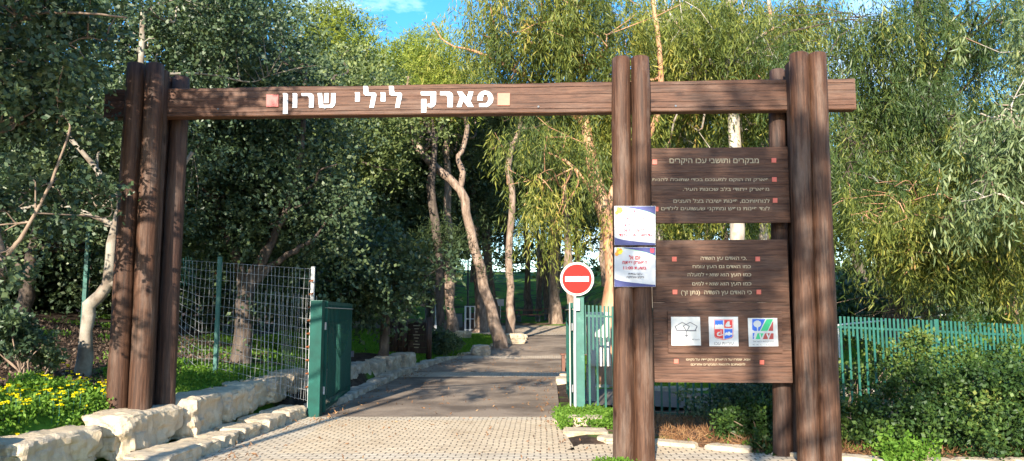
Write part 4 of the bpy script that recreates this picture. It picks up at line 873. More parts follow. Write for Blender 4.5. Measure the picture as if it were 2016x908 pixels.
def grow(name, label, cat, trunks, blobs, N, spec, seed, bark='bark_dark', group=None, limbs=12, twigs=60, base=None, tr=.02):
    """trunks: list of [(x,y,z,r),...] in metres"""
    rng = np.random.default_rng(seed); tr0 = np.array(trunks[0], float)
    base = np.array(base if base is not None else tr0[0][:3]); t = thing(name, base, label, cat, group)
    Vs = []; Qs = []; k = 0
    def addt(pts, rad, seg):
        nonlocal k
        v, q = tube_arrays(pts, rad, seg); Vs.append(v - base); Qs.append(q + k); k += len(v)
    tp = []
    for tk in trunks:
        a = np.array(tk, float); cpt = bezier(a, 18); n = len(cpt); wob = rng.normal(size=(n, 3)) * a[0][3] * .10; wob[0] = 0
        pts = cpt[:, :3] + wob; rad = cpt[:, 3] * (1 + .08 * rng.normal(size=n)); addt(pts, np.maximum(rad, .008), 12); tp.append(np.c_[pts, rad])
    tp = np.vstack(tp)
    pos, dl, Lw, Ww, tint, cc, st, D, ln = crown(rng, blobs, N, **spec)
    leaves('crown', pos, dl, Lw, Ww, tint, MATNAME[0], t, base, rng)
    zmin = np.percentile(tp[:, 2], 35)
    cand = tp[tp[:, 2] > zmin]
    hubs = []
    for j in rng.choice(len(cc), min(limbs, len(cc)), replace=False):
        g = cc[j]; dd = np.linalg.norm(cand[:, :3] - g, axis=1) + np.maximum(0, cand[:, 2] - g[2] + .3) * 1.5; s = cand[np.argmin(dd)]
        m1 = s[:3] * .6 + g * .4 + rng.normal(size=3) * .12 * np.linalg.norm(g - s[:3]); m2 = s[:3] * .25 + g * .75 + rng.normal(size=3) * .08 * np.linalg.norm(g - s[:3])
        r0 = min(s[3] * .6, .014 + (.036 if spec['style'] == 'droop' else .022) * np.linalg.norm(g - s[:3])); cpt = bezier([s[:3], m1, m2, g], 12); rd = np.linspace(r0, r0 * .25, len(cpt)); addt(cpt, rd, 6); hubs.append(cpt)
    if hubs:
        hub = np.vstack(hubs)
        for j in rng.choice(len(cc), min(twigs, len(cc)), replace=False):
            g = cc[j]; s = hub[np.argmin(np.linalg.norm(hub - g, axis=1))]; m = (s + g) / 2 + rng.normal(size=3) * .1 * np.linalg.norm(g - s) + [0, 0, .03]
            addt([s, m, g], [tr * .5, tr * .38, tr * .2], 5)
    V = np.vstack(Vs); Q = np.vstack(Qs)
    link_mesh('trunk', V, Q, bark, t, None, True)
    return t
MATNAME = ['carob_leaf']
def pxt(pts, Yd, root=True):
    """[(px,py,r[,dY])] -> metres; the first point is driven into the ground"""
    o = []
    for q in pts:
        p = P(q[0], q[1], Yd + (q[3] if len(q) > 3 else 0)); o.append((*p, q[2]))
    if root:
        x, y = o[0][0], o[0][1]; z = float(H(x, y)) - .15; f = o[0]; o[0] = (x, y, min(z, f[2]), f[3])
        if f[2] > z + .3: o.insert(1, (*f[:3], f[3]))
        o[0] = (o[0][0], o[0][1], o[0][2], o[0][3] * 1.25)
    return o
def pxb(bl, Yd): return [(P(q[0], q[1], Yd + q[2]), (q[3] * (Yd + q[2]) / F, q[5], q[4] * (Yd + q[2]) / F)) for q in bl]
BROAD = dict(tw=7, lp=9, spread=.34, L_=.062, W_=.042, style='broad')
# --- carobs on the left
MATNAME[0] = 'carob_leaf'
grow('carob_tree', 'carob tree with large sunlit leaflets reaching in at the left edge of the picture', 'tree',
     [pxt([(-60, 700, .07), (-14, 590, .06), (4, 520, .055), (-30, 400, .05), (-60, 200, .04), (-50, 20, .03)], 7.6), pxt([(2, 515, .03), (40, 470, .02), (100, 360, .014), (140, 250, .01)], 7.6, False), pxt([(-50, 150, .03), (40, 40, .02), (140, 25, .014), (250, 35, .01)], 7.6, False)],
     pxb([(30, 60, 0, 100, 90, .8), (0, 220, 0, 90, 110, .8), (70, 150, .3, 60, 80, .6), (-10, 400, 0, 85, 60, .6), (90, 410, .2, 50, 45, .5), (30, 520, .1, 75, 30, .4), (110, 25, .5, 50, 25, .5)], 7.8), 16000,
     dict(tw=6, lp=10, spread=.24, L_=.066, W_=.05, style='broad'), 11, 'twig', limbs=26, twigs=150)
grow('carob_tree', 'carob tree with a pale forked trunk standing directly behind the left log posts', 'tree',
     [pxt([(160, 728, .09), (172, 650, .08), (178, 600, .08), (212, 560, .07), (222, 480, .062), (238, 400, .055), (258, 300, .05), (275, 150, .045), (282, 20, .035)], 10.4), pxt([(214, 560, .05), (238, 545, .04), (300, 420, .03), (380, 300, .025)], 10.4, False), pxt([(240, 400, .045), (180, 320, .035), (100, 230, .03), (60, 150, .02)], 10.4, False)],
     pxb([(120, 130, 0, 200, 150, 1.4), (330, 60, .5, 190, 90, 1.4), (420, 110, .8, 150, 110, 1.3), (80, 340, .6, 150, 100, 1.1), (300, 330, 1.0, 120, 110, .9), (200, 420, .6, 80, 60, .7), (480, 30, 1.0, 60, 60, .9)], 10.9), 58000,
     dict(tw=7, lp=10, spread=.36, L_=.062, W_=.044, style='broad'), 12, 'bark_pale', limbs=20, twigs=160)
grow('carob_tree', 'broad dark carob tree behind the wire mesh fence with several low stems', 'tree',
     [pxt([(478, 620, .16), (490, 560, .14), (520, 500, .10), (560, 420, .08), (590, 300, .06), (600, 150, .04)], 14.2), pxt([(482, 600, .10), (470, 520, .09), (430, 420, .07), (420, 250, .05)], 14.2, False), pxt([(488, 570, .08), (540, 520, .06), (620, 470, .04)], 14.2, False)],
     pxb([(455, 90, 0, 105, 110, 1.6), (490, 250, 0, 130, 120, 1.7), (420, 380, .3, 130, 90, 1.5), (570, 360, .2, 95, 100, 1.2), (550, 470, 0, 90, 60, 1.0), (570, 190, .5, 60, 80, 1.0), (370, 260, .8, 110, 110, 1.4), (430, 470, .5, 90, 50, 1)], 14.6), 85000,
     dict(tw=7, lp=10, spread=.48, L_=.085, W_=.06, style='broad'), 13, 'bark_dark', limbs=30, twigs=140)
grow('carob_tree', 'dark dense carob tree whose low crown overhangs the dark notice wall', 'tree',
     [pxt([(757, 672, .13), (760, 610, .11), (768, 560, .08), (755, 530, .05), (740, 500, .03)], 19.5), pxt([(766, 570, .09), (785, 550, .05), (795, 530, .03)], 19.5, False)],
     pxb([(670, 525, 0, 90, 40, 1.0), (752, 535, -.5, 38, 30, .6), (680, 570, .2, 60, 40, .9), (600, 500, .2, 60, 60, 1.0)], 19.0), 19000,
     dict(tw=7, lp=10, spread=.6, L_=.12, W_=.08, style='broad'), 14, 'bark_dark', limbs=26, twigs=100)
grow('carob_tree', 'shaded carob thicket tree on the dark slope far left', 'tree',
     [pxt([(40, 640, .15), (60, 520, .12), (90, 400, .09), (140, 250, .06)], 15.5), pxt([(50, 560, .08), (0, 450, .06), (-40, 350, .05)], 15.5, False)],
     pxb([(60, 380, 0, 190, 100, 2), (-60, 250, 0, 170, 170, 2), (180, 230, 1, 160, 150, 2), (280, 420, 1, 110, 110, 1.8), (240, 520, 2, 130, 50, 1.5), (320, 560, 4, 150, 40, 1.5)], 16.5), 60000,
     dict(tw=7, lp=10, spread=.55, L_=.11, W_=.075, style='broad'), 15, 'bark_dark', limbs=24, twigs=90)
MATNAME[0] = 'olive_leaf'
grow('olive_tree', 'grey-green bushy tree showing just above the crossbeam lettering', 'tree',
     [pxt([(650, 640, .2), (655, 450, .17), (650, 250, .12), (655, 150, .07)], 24)], pxb([(640, 240, 0, 85, 80, 2), (720, 270, 1, 90, 70, 2.2), (600, 330, 0, 80, 80, 2), (700, 180, 2, 50, 50, 1.6)], 24.5), 38000,
     dict(tw=7, lp=9, spread=.6, L_=.13, W_=.08, style='broad'), 16, 'bark_dark')
for k_, (px, py, Yd, s_) in enumerate(((60, 560, 21, 1.0), (250, 560, 23, 1.0), (430, 560, 22, .9), (560, 570, 33, .9), (640, 590, 32, .9), (-80, 540, 19, 1.0), (620, 520, 33, 1), (770, 540, 36, .9), (780, 400, 35.5, 1.0), (850, 470, 37, .55), (690, 400, 34.5, 1.1), (650, 300, 35.5, 1.1), (720, 500, 34.8, .9), (560, 330, 30, 1.2))):
    MATNAME[0] = 'carob_leaf'
    lbs = ['dark understorey carob at the far left behind the pale forked trunk', 'dark understorey carob behind the left log posts', 'dark understorey carob seen through the wire mesh, nearer the logs', 'dark understorey carob seen through the wire mesh beside the gate post', 'dark understorey carob just right of the open green gate leaf', 'dark understorey carob at the very edge of the picture', 'dark bushy carob high on the bank above the green gate leaf', 'dark bushy carob filling the gap behind the notice wall', 'tall grey-green carob crown hanging below the lettering, left of the forked pine', 'narrow bushy carob between the thick grey pine and the notice wall', 'tall dark carob filling the view under the first letters of the beam', 'tall dark carob directly below the red tile end of the lettering', 'low dark carob at the back of the lawn above the notice wall', 'tall dark carob rising behind the wire fence, above the gate post']
    grow('carob_tree', lbs[k_], 'tree', [pxt([(px, py + 60, .12), (px + 10, py, .1), (px - 10, py - 80, .07), (px, py - 160, .04)], Yd)], pxb([(px, py, 0, 110 * s_, 50 * s_, 1.8), (px - 50, py - 60, .5, 100 * s_, 60 * s_, 1.8), (px + 60, py - 70, .5, 90 * s_, 60 * s_, 1.8), (px, py - 130, 1, 90, 60, 1.8)], Yd), 26000,
         dict(tw=7, lp=9, spread=.7, L_=.17, W_=.11, style='broad'), 170 + k_, 'bark_dark', limbs=10, twigs=20)
# --- pines of the middle distance
NEEDLE = dict(tw=9, lp=9, spread=.65, L_=.20, W_=.03, style='needle')
MATNAME[0] = 'pine_needle'
grow('pine_tree', 'leaning pine with a forked pale trunk at the edge of the sunny lawn', 'tree',
     [pxt([(987, 682, .25), (975, 640, .21), (955, 570, .20), (935, 490, .19), (918, 420, .175), (905, 372, .16), (862, 335, .155), (830, 300, .14), (808, 255, .12), (800, 200, .07), (805, 150, .05)], 27.5),
      pxt([(905, 372, .12), (912, 340, .11), (902, 315, .10), (912, 290, .10), (920, 250, .09), (905, 200, .07), (890, 150, .05)], 27.5, False)],
     pxb([(880, 130, 0, 48, 55, 1.6), (895, 190, 0, 40, 50, 1.5), (860, 210, 0, 45, 40, 1.5)], 27.5), 22000, dict(tw=9, lp=9, spread=.5, L_=.17, W_=.03, style='needle'), 21, 'bark_pine', limbs=10, twigs=40)
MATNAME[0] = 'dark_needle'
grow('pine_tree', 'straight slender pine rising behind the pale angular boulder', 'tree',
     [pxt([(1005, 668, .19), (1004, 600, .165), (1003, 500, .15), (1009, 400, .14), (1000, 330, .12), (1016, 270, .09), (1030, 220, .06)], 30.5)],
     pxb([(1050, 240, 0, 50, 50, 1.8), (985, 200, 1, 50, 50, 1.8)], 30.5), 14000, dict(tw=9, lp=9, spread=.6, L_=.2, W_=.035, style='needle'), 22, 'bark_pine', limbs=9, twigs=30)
grow('pine_tree', 'pine with a thick grey trunk on the lawn right of the dark notice wall', 'tree',
     [pxt([(872, 668, .2), (866, 600, .17), (866, 500, .15), (850, 400, .16), (855, 280, .11)], 27.0)], pxb([(845, 270, 4, 50, 40, 1.8), (852, 470, 0, 30, 50, 1.0), (830, 220, 4, 50, 40, 1.6)], 27.5), 16000, NEEDLE, 23, 'bark_dark', limbs=8, twigs=30)
grow('pine_tree', 'sunlit straight pine just right of the thick grey pine trunk', 'tree',
     [pxt([(893, 653, .27), (886, 600, .235), (884, 500, .2), (880, 380, .17), (880, 260, .12)], 32)], pxb([(900, 260, 3, 60, 50, 2), (870, 230, 3, 50, 50, 2)], 32), 16000, NEEDLE, 24, 'bark_pine', limbs=8, twigs=30)
grow('pine_tree', 'pale pine trunk standing behind the leaning pine beside the brown bin', 'tree',
     [pxt([(946, 646, .30), (944, 580, .25), (938, 480, .22), (930, 380, .18), (935, 270, .12)], 38)], pxb([(950, 290, 0, 60, 50, 2.4), (920, 330, 1, 50, 40, 2)], 38), 16000, NEEDLE, 25, 'bark_pine', limbs=8, twigs=30)
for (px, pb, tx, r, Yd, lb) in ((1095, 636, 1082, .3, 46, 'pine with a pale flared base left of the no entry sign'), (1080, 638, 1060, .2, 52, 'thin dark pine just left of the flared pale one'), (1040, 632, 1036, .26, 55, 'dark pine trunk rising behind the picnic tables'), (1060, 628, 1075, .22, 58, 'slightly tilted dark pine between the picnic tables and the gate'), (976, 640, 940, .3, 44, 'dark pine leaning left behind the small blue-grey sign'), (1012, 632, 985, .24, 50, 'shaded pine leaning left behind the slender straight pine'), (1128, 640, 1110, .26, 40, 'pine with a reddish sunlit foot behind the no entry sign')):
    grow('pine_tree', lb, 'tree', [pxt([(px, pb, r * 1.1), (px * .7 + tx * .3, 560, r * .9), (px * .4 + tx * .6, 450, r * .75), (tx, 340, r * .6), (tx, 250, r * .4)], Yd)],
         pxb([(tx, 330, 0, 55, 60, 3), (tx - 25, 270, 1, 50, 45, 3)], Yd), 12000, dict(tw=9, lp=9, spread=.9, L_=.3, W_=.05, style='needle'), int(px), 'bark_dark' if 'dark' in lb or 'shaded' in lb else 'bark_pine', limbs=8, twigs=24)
MATNAME[0] = 'pine_needle'
grow('pine_tree', 'tall sunlit pine with a rounded yellow-green crown left of the patch of sky', 'tree',
     [pxt([(690, 600, .35), (680, 400, .3), (668, 250, .22), (660, 120, .12)], 44)], pxb([(650, 85, 0, 72, 55, 3), (700, 115, 0, 38, 50, 2.5), (600, 130, 1, 50, 60, 2.5), (690, 190, 1, 60, 60, 3), (620, 210, 1, 70, 70, 3)], 44), 60000, dict(tw=9, lp=9, spread=.8, L_=.26, W_=.05, style='needle'), 31, 'bark_pine', limbs=20, twigs=60)
grow('pine_tree', 'sunlit pine with a lower bushy crown right under the patch of sky', 'tree',
     [pxt([(800, 600, .35), (800, 400, .28), (795, 250, .2), (795, 140, .1)], 52)], pxb([(790, 145, 0, 50, 42, 3), (830, 150, 0, 30, 40, 2.5), (760, 165, 1, 40, 45, 2.5), (800, 200, 1, 75, 60, 3), (760, 250, 1, 60, 50, 3)], 52), 45000, dict(tw=9, lp=9, spread=.9, L_=.3, W_=.055, style='needle'), 32, 'bark_pine', limbs=16, twigs=50)
# far pines: three builds, copied
MATNAME[0] = 'dark_needle'
protos = []
for v in range(3):
    rg = np.random.default_rng(70 + v); hgt = 15 + v
    tk = [(0, 0, -.4, .32), (rg.normal() * .3, rg.normal() * .2, 3.5, .25), (rg.normal() * .7, rg.normal() * .4, 8, .19), (rg.normal() * .9, rg.normal() * .5, 12, .11), (rg.normal() * .9, 0, hgt - 1.5, .05)]
    bl = [(np.array([rg.normal() * 1.2, rg.normal() * 1.2, z]), (2.0, 2.0, 1.5)) for z in (7.5, 9.5, 11, 12.5, 14)]
    protos.append(grow('pine_tree', 'x', 'tree', [tk], bl, 15000, dict(tw=9, lp=9, spread=1.0, L_=.34, W_=.07, style='needle'), 90 + v, 'bark_dark' if v else 'bark_pine', limbs=12, twigs=24, base=(0, 0, 0)))
used = [False] * 3
rg = np.random.default_rng(3); far = []
for k in range(400):
    Yd = rg.uniform(40, 92); px = rg.uniform(380, 1260); x = P(px, 600, Yd)[0]
    if Yd < 54 and 860 < px < 1120: continue
    if any((x - q[0]) ** 2 + (Yd - q[1]) ** 2 < 16 for q in far): continue
    far.append((x, Yd, 0))
    if len(far) >= 34: break
for k in range(300):
    Yd = rg.uniform(34, 70); px = rg.uniform(1260, 2150); x = P(px, 600, Yd)[0]
    if any((x - q[0]) ** 2 + (Yd - q[1]) ** 2 < 30 for q in far): continue
    far.append((x, Yd, 1))
    if len(far) >= 50: break
for k, (x, Yd, s) in enumerate(far):
    v = k % 3; o = protos[v] if not used[v] else copy_tree(protos[v]); used[v] = True
    o.location = (x, Yd, float(H(x, Yd, False))); sc_ = rg.uniform(.85, 1.1) * (1.05 if Yd > 60 else .85); o.scale = (sc_, sc_, sc_ * rg.uniform(.9, 1.1)); o.rotation_euler = (rg.normal() * .04, rg.normal() * .05, rg.uniform(0, 6.28))
    if s: tag(o, 'dark trunk of the far trees on the rise behind the eucalyptus curtain', 'tree', 'pines on the rise behind the eucalyptus trees')
    else: tag(o, 'one of the many dark pine trunks deep in the wood beyond the plaza', 'tree', 'pines deep in the wood beyond the plaza')
# --- eucalyptus
DROOP = dict(tw=7, lp=12, spread=.55, L_=.135, W_=.022, style='droop')
MATNAME[0] = 'eucalyptus_leaf'
grow('eucalyptus_tree', 'yellow-green eucalyptus with an orange trunk and foliage hanging over the no entry sign', 'tree',
     [pxt([(1196, 700, .22), (1200, 600, .20), (1206, 500, .19), (1190, 420, .17), (1170, 340, .15), (1158, 260, .12), (1146, 150, .09), (1132, 20, .07), (1128, -80, .05)], 17.0), pxt([(1190, 430, .09), (1220, 350, .09), (1290, 240, .08), (1300, 120, .06), (1280, -20, .05)], 17.0, False), pxt([(1156, 250, .07), (1060, 170, .05), (960, 110, .035), (880, 85, .02), (850, 45, .012)], 17, False), pxt([(1180, 400, .06), (1130, 330, .04), (1080, 300, .02)], 17.0, False)],
     pxb([(1020, 60, 0, 110, 90, 1.6), (1110, 120, 0, 110, 90, 1.6), (1000, 150, .5, 60, 70, 1.2), (1120, 270, 0, 90, 60, 1.3), (1100, 360, 0, 60, 60, 1.0), (1140, 440, -.3, 48, 50, .9), (1180, 30, 0, 100, 70, 1.5), (1080, 0, 0, 150, 70, 1.6), (1060, 280, .3, 40, 50, .9), (930, 30, 0, 50, 50, 1.0), (835, 15, 0, 28, 22, .4), (1170, 200, .6, 50, 80, 1.2), (1195, 400, .6, 30, 60, .8), (1215, 250, 1.5, 60, 160, 1.2)], 16.6), 58000,
     dict(tw=6, lp=13, spread=.42, L_=.155, W_=.023, style='droop'), 41, 'bark_orange', limbs=46, twigs=170, tr=.025)
grow('eucalyptus_tree', 'eucalyptus with a pale smooth trunk rising behind the upper beam between the log posts', 'tree',
     [pxt([(1452, 700, .20), (1452, 560, .18), (1450, 450, .17), (1448, 300, .16), (1440, 180, .14), (1438, 60, .11), (1432, -60, .08)], 18.0), pxt([(1440, 170, .07), (1380, 100, .05), (1320, 30, .035), (1300, -30, .02)], 18, False), pxt([(1444, 130, .05), (1500, 70, .04), (1560, 40, .03)], 18, False)],
     pxb([(1350, 60, 0, 130, 80, 1.8), (1480, 50, 0, 130, 90, 1.8), (1400, 150, .6, 130, 60, 1.6), (1330, 230, 1, 70, 40, 1.4), (1470, 220, 1, 100, 50, 1.4), (1560, 120, .5, 90, 90, 1.6), (1400, 380, 2, 120, 60, 1.6), (1290, 320, 1.5, 60, 60, 1.4)], 18.0), 46000,
     dict(tw=6, lp=13, spread=.45, L_=.165, W_=.025, style='droop'), 42, 'bark_eucalyptus', limbs=36, twigs=130, tr=.025)
for (px, tx, Yd, r, lb) in ((1296, 1285, 21, .2, 'eucalyptus with a bluish pale trunk right beside the middle log posts'), (1346, 1352, 23, .17, 'slim eucalyptus trunk seen between beam and board, second from the middle logs'), (1500, 1512, 22, .14, 'thin pale eucalyptus trunk seen between beam and board near the right log posts')):
    grow('eucalyptus_tree', lb, 'tree', [pxt([(px, 690, r), (px, 500, r * .9), (tx, 300, r * .8), (tx + 6, 120, r * .6), (tx, -20, r * .4)], Yd)],
         pxb([(tx, 80, 0, 90, 80, 2), (tx + 30, 180, .5, 80, 60, 1.6), (px, 420, 1, 60, 60, 1.4)], Yd), 24000, dict(tw=7, lp=12, spread=.55, L_=.16, W_=.028, style='droop'), px, 'bark_eucalyptus', limbs=14, twigs=40)
MATNAME[0] = 'dusky_leaf'
grow('eucalyptus_tree', 'large dusky eucalyptus curtain hanging over the fence right of the log posts', 'tree',
     [pxt([(1760, 700, .24), (1770, 600, .22), (1800, 450, .2), (1830, 300, .17), (1832, 180, .15), (1815, 80, .12), (1800, -60, .09)], 16.5), pxt([(1830, 200, .09), (1870, 100, .07), (1850, -30, .05)], 16.5, False), pxt([(1832, 280, .07), (1780, 170, .05), (1740, 60, .04)], 16.5, False), pxt([(1820, 380, .06), (1740, 300, .04), (1680, 280, .03)], 16.5, False)],
     pxb([(1640, 80, 0, 130, 100, 1.8), (1780, 60, 0, 140, 90, 1.8), (1700, 200, 0, 120, 110, 1.7), (1860, 200, .5, 110, 120, 1.6), (1760, 330, 0, 130, 90, 1.6), (1900, 60, .5, 130, 90, 1.6), (1690, 330, -.5, 80, 80, 1.1)], 16.0), 60000,
     dict(tw=6, lp=13, spread=.44, L_=.155, W_=.023, style='droop'), 43, 'bark_dark', limbs=44, twigs=160, tr=.025)
MATNAME[0] = 'eucalyptus_leaf'
grow('eucalyptus_tree', 'lower yellow-tipped eucalyptus with weeping sprays just above the green fence', 'tree',
     [pxt([(1990, 690, .18), (1986, 600, .15), (1980, 500, .13), (1960, 400, .11), (1900, 330, .08)], 15.0), pxt([(1982, 520, .06), (1960, 470, .05), (1930, 440, .035), (1880, 430, .02)], 15, False), pxt([(1962, 400, .06), (1990, 300, .05), (2030, 180, .04)], 15, False)],
     pxb([(1720, 420, .6, 70, 45, 1.0), (1800, 460, 0, 80, 50, 1.0), (1880, 440, 0, 90, 60, 1.1), (1960, 470, 0, 80, 60, 1.1), (1850, 520, 0, 30, 35, .6), (1770, 520, 1, 40, 30, .7), (1660, 440, 1.5, 30, 60, .7), (1990, 300, .5, 80, 90, 1.1), (1920, 350, .5, 70, 60, 1), (2010, 540, .4, 40, 50, .8), (1680, 380, 1.0, 60, 50, .8)], 13.8), 46000,
     dict(tw=6, lp=13, spread=.36, L_=.145, W_=.023, style='droop'), 44, 'bark_orange', limbs=40, twigs=140, tr=.022)
MATNAME[0] = 'pale_leaf'
grow('eucalyptus_tree', 'pale sunlit eucalyptus bough with broad grey-green leaves at the right edge', 'tree',
     [pxt([(2160, 800, .16), (2150, 500, .10), (2090, 330, .045), (1990, 240, .02), (1930, 225, .012)], 10.6), pxt([(2150, 480, .05), (2060, 420, .02), (1960, 380, .012)], 10.6, False)],
     pxb([(1955, 230, 0, 65, 35, .6), (1930, 290, 0, 50, 40, .5), (1995, 330, 0, 55, 55, .6), (1990, 200, .3, 50, 40, .6), (2050, 250, 0, 80, 100, .8), (1960, 380, 0, 45, 25, .4), (2120, 100, .5, 90, 90, .9)], 10.6), 15000,
     dict(tw=6, lp=10, spread=.3, L_=.125, W_=.026, style='droop'), 45, 'bark_eucalyptus', limbs=5, twigs=90)
MATNAME[0] = 'dusky_leaf'
for (px, tx, Yd, r, lb) in ((1712, 1672, 34, .24, 'leaning dark trunk on the sunny grass slope right of the log posts'), (1735, 1728, 36, .2, 'upright dark trunk close behind the leaning one on the grass slope'), (1770, 1780, 40, .2, 'shaded tree at the top of the grass slope behind the handrail')):
    grow('tree', lb, 'tree', [pxt([(px, 600, r), (px * .6 + tx * .4, 540, r * .9), (tx, 440, r * .7), (tx, 300, r * .4)], Yd)], pxb([(tx, 330, 0, 90, 60, 2.5), (tx + 30, 250, 1, 90, 60, 2.5)], Yd), 16000, dict(tw=7, lp=12, spread=.9, L_=.22, W_=.05, style='droop'), px + 3, 'bark_dark', limbs=12, twigs=30)
# trees beside and behind the camera: they throw the dappled shade on the gateway
MATNAME[0] = 'carob_leaf'
def offtree(label, x, y, z0, blobs, N, seed, spread=.4, ls=1.0):
    bl = [(np.array([x + a, y + b, z]), (r, r, rz)) for a, b, z, r, rz in blobs]
    grow('carob_tree', label, 'tree', [[(x, y, -.2, .2), (x + .1, y, 1.5, .17), (x - .1, y + .1, 3.5, .12), (x, y, z0, .07)]], bl, N, dict(tw=7, lp=10, spread=spread, L_=.075 * ls, W_=.05 * ls, style='broad'), seed, 'bark_pale', limbs=22, twigs=60)
offtree('carob tree beside the forecourt outside the left edge of the view', -6.8, 3.6, 6.0, [(.95, 0, 3.0, .6, .6), (1.0, 0, 4.3, .6, .8), (.95, 0, 5.9, .7, .8), (2.0, .1, 6.1, .8, .4), (3.0, .1, 6.1, .6, .28), (3.0, 0, 4.5, .8, .4), (4.1, .3, 4.9, .6, .3)], 7000, 51, .26)
offtree('tall tree behind the viewpoint shading the sign boards', -.9, -8.2, 10, [(-1.0, 0, 8.4, .8, .7), (.1, .3, 9.3, .9, .8), (1.2, .2, 8.8, .6, .8), (.9, 0, 10.6, .8, .7), (-.2, 0, 10.5, .8, .5), (1.5, 0, 7.4, .4, .6), (-1.0, 0, 9.8, .6, .5)], 7000, 53, .34, 1.7)
offtree('round carob on the bank left of the forecourt', -11.5, 6.0, 6, [(0, 0, 4.5, 2.2, 1.8), (1, .8, 6.0, 1.6, 1.2), (-1, .5, 6.2, 1.8, 1.4)], 18000, 54)
offtree('carob above the bank farther left of the gateway', -11.5, 11.0, 7, [(0, 0, 5.0, 2.4, 2.0), (1.6, .3, 6.6, 2.0, 1.4), (-1, .5, 7.2, 2.0, 1.4)], 24000, 55)

# ---------------------------------------------------------------- shrubs
def shrub(label, blobs, N, mat, seed, L_=.04, W_=.028, spread=.16, stems=14, group=None):
    rng = np.random.default_rng(seed); c0 = np.array(blobs[0][0]); base = np.array([c0[0], c0[1], float(H(c0[0], c0[1], False))]); t = thing('shrub', base, label, 'shrub', group)
    pos, dl, Lw, Ww, tint, cc, st, D, ln = crown(rng, blobs, N, tw=10, lp=9, spread=spread * 1.15, L_=L_ * 1.15, W_=W_ * 1.15, style='broad', dens_out=.6)
    leaves('foliage', pos, dl, Lw, Ww, tint, mat, t, base, rng)
    Vs = []; Qs = []; k = 0
    for j in rng.choice(len(cc), min(stems, len(cc)), replace=False):
        g = cc[j]; s = base + rng.normal(size=3) * [.06, .06, 0]; m = (s + g) / 2 + rng.normal(size=3) * .06
        v, q = tube_arrays(bezier([s, m, g], 8), np.linspace(.014, .004, 9)[:len(bezier([s, m, g], 8))], 5); Vs.append(v - base); Qs.append(q + k); k += len(v)
    link_mesh('stems', np.vstack(Vs), np.vstack(Qs), 'twig', t, None, True); return t
def pb(bl): return [(P(px, py, Yd), (rx * Yd / F, ry, rz * Yd / F)) for px, py, Yd, rx, rz, ry in bl]
shrub('big dense mastic shrub filling the right corner in front of the fence', pb([(1900, 820, 9.6, 170, 80, .8), (1880, 755, 10.2, 125, 45, .7), (1990, 765, 10.0, 90, 50, .7), (1815, 820, 10.4, 60, 60, .5), (1850, 880, 9.2, 120, 50, .6), (2010, 850, 8.9, 110, 80, .7), (1805, 705, 10.8, 45, 16, .35), (1950, 700, 10.9, 40, 14, .35)]), 46000, 'shrub_leaf', 61, .045, .03, .17, 60)
shrub('upright leafy sprig rising in front of the big mastic shrub', pb([(1812, 868, 8.4, 42, 50, .22), (1800, 890, 8.3, 60, 35, .25)]), 3200, 'weed_leaf', 62, .045, .03, .12, 12)
shrub('bright flat-topped shrub in the planting bed under the boards', pb([(1490, 822, 9.9, 38, 10, .3), (1455, 838, 9.8, 45, 11, .3), (1500, 845, 9.6, 32, 14, .28), (1425, 852, 9.7, 22, 8, .2), (1495, 862, 9.4, 26, 9, .22)]), 6000, 'shrub_leaf', 63, .05, .032, .12, 20)
shrub('dark shaded shrub against the fence below the right board corner', pb([(1470, 795, 11.8, 90, 38, .5), (1410, 806, 12.1, 30, 18, .3), (1535, 820, 11.2, 45, 50, .5), (1540, 780, 11.4, 40, 40, .4)]), 15000, 'carob_leaf', 64, .05, .035, .18, 24)
shrub('low leafy shrub right beside the foot of the right log posts', pb([(1685, 845, 9.8, 50, 22, .35), (1720, 860, 9.5, 45, 22, .3), (1665, 815, 10.6, 30, 20, .3)]), 7000, 'shrub_leaf', 65, .045, .03, .14, 16)
shrub('sunlit shrub poking through the fence between logs and big shrub', pb([(1664, 700, 13.2, 12, 40, .2), (1760, 700, 13.4, 30, 40, .3), (1690, 760, 13.0, 25, 14, .3)]), 4500, 'shrub_leaf', 66, .055, .035, .17, 14)
shrub('yellow-green shrub behind the fence above the big mastic shrub', pb([(1925, 690, 14.5, 55, 35, .6), (1860, 700, 14.2, 40, 30, .5), (1990, 670, 15, 45, 28, .6)]), 10000, 'weed_leaf', 67, .06, .035, .2, 14)
shrub('dark rounded shrub on the lawn behind the notice wall', pb([(862, 672, 24.8, 22, 20, .4), (878, 680, 24.6, 14, 12, .3)]), 4500, 'carob_leaf', 68, .07, .05, .15, 10)
shrub('dark undergrowth shrub on the slope behind the fence, left of the bare twigs', pb([(1700, 600, 26, 60, 22, .8), (1650, 590, 27, 50, 20, .8)]), 6000, 'carob_leaf', 81, .16, .1, .4, 8)
shrub('dark undergrowth shrub on the slope behind the bare twigs', pb([(1820, 590, 22, 80, 35, .8), (1900, 580, 22.5, 70, 40, .8)]), 9000, 'carob_leaf', 82, .14, .09, .4, 8)
shrub('dark undergrowth shrub behind the white handrail at the right edge', pb([(1985, 575, 27, 70, 45, 1), (2060, 580, 26, 70, 45, 1)]), 8000, 'carob_leaf', 83, .16, .1, .4, 8)
shrub('low carob seedling on the dark soil at the far left', pb([(55, 700, 9.4, 45, 28, .3), (20, 660, 9.4, 40, 22, .3), (75, 735, 9.0, 20, 16, .2)]), 3200, 'carob_leaf', 69, .055, .042, .13, 14)
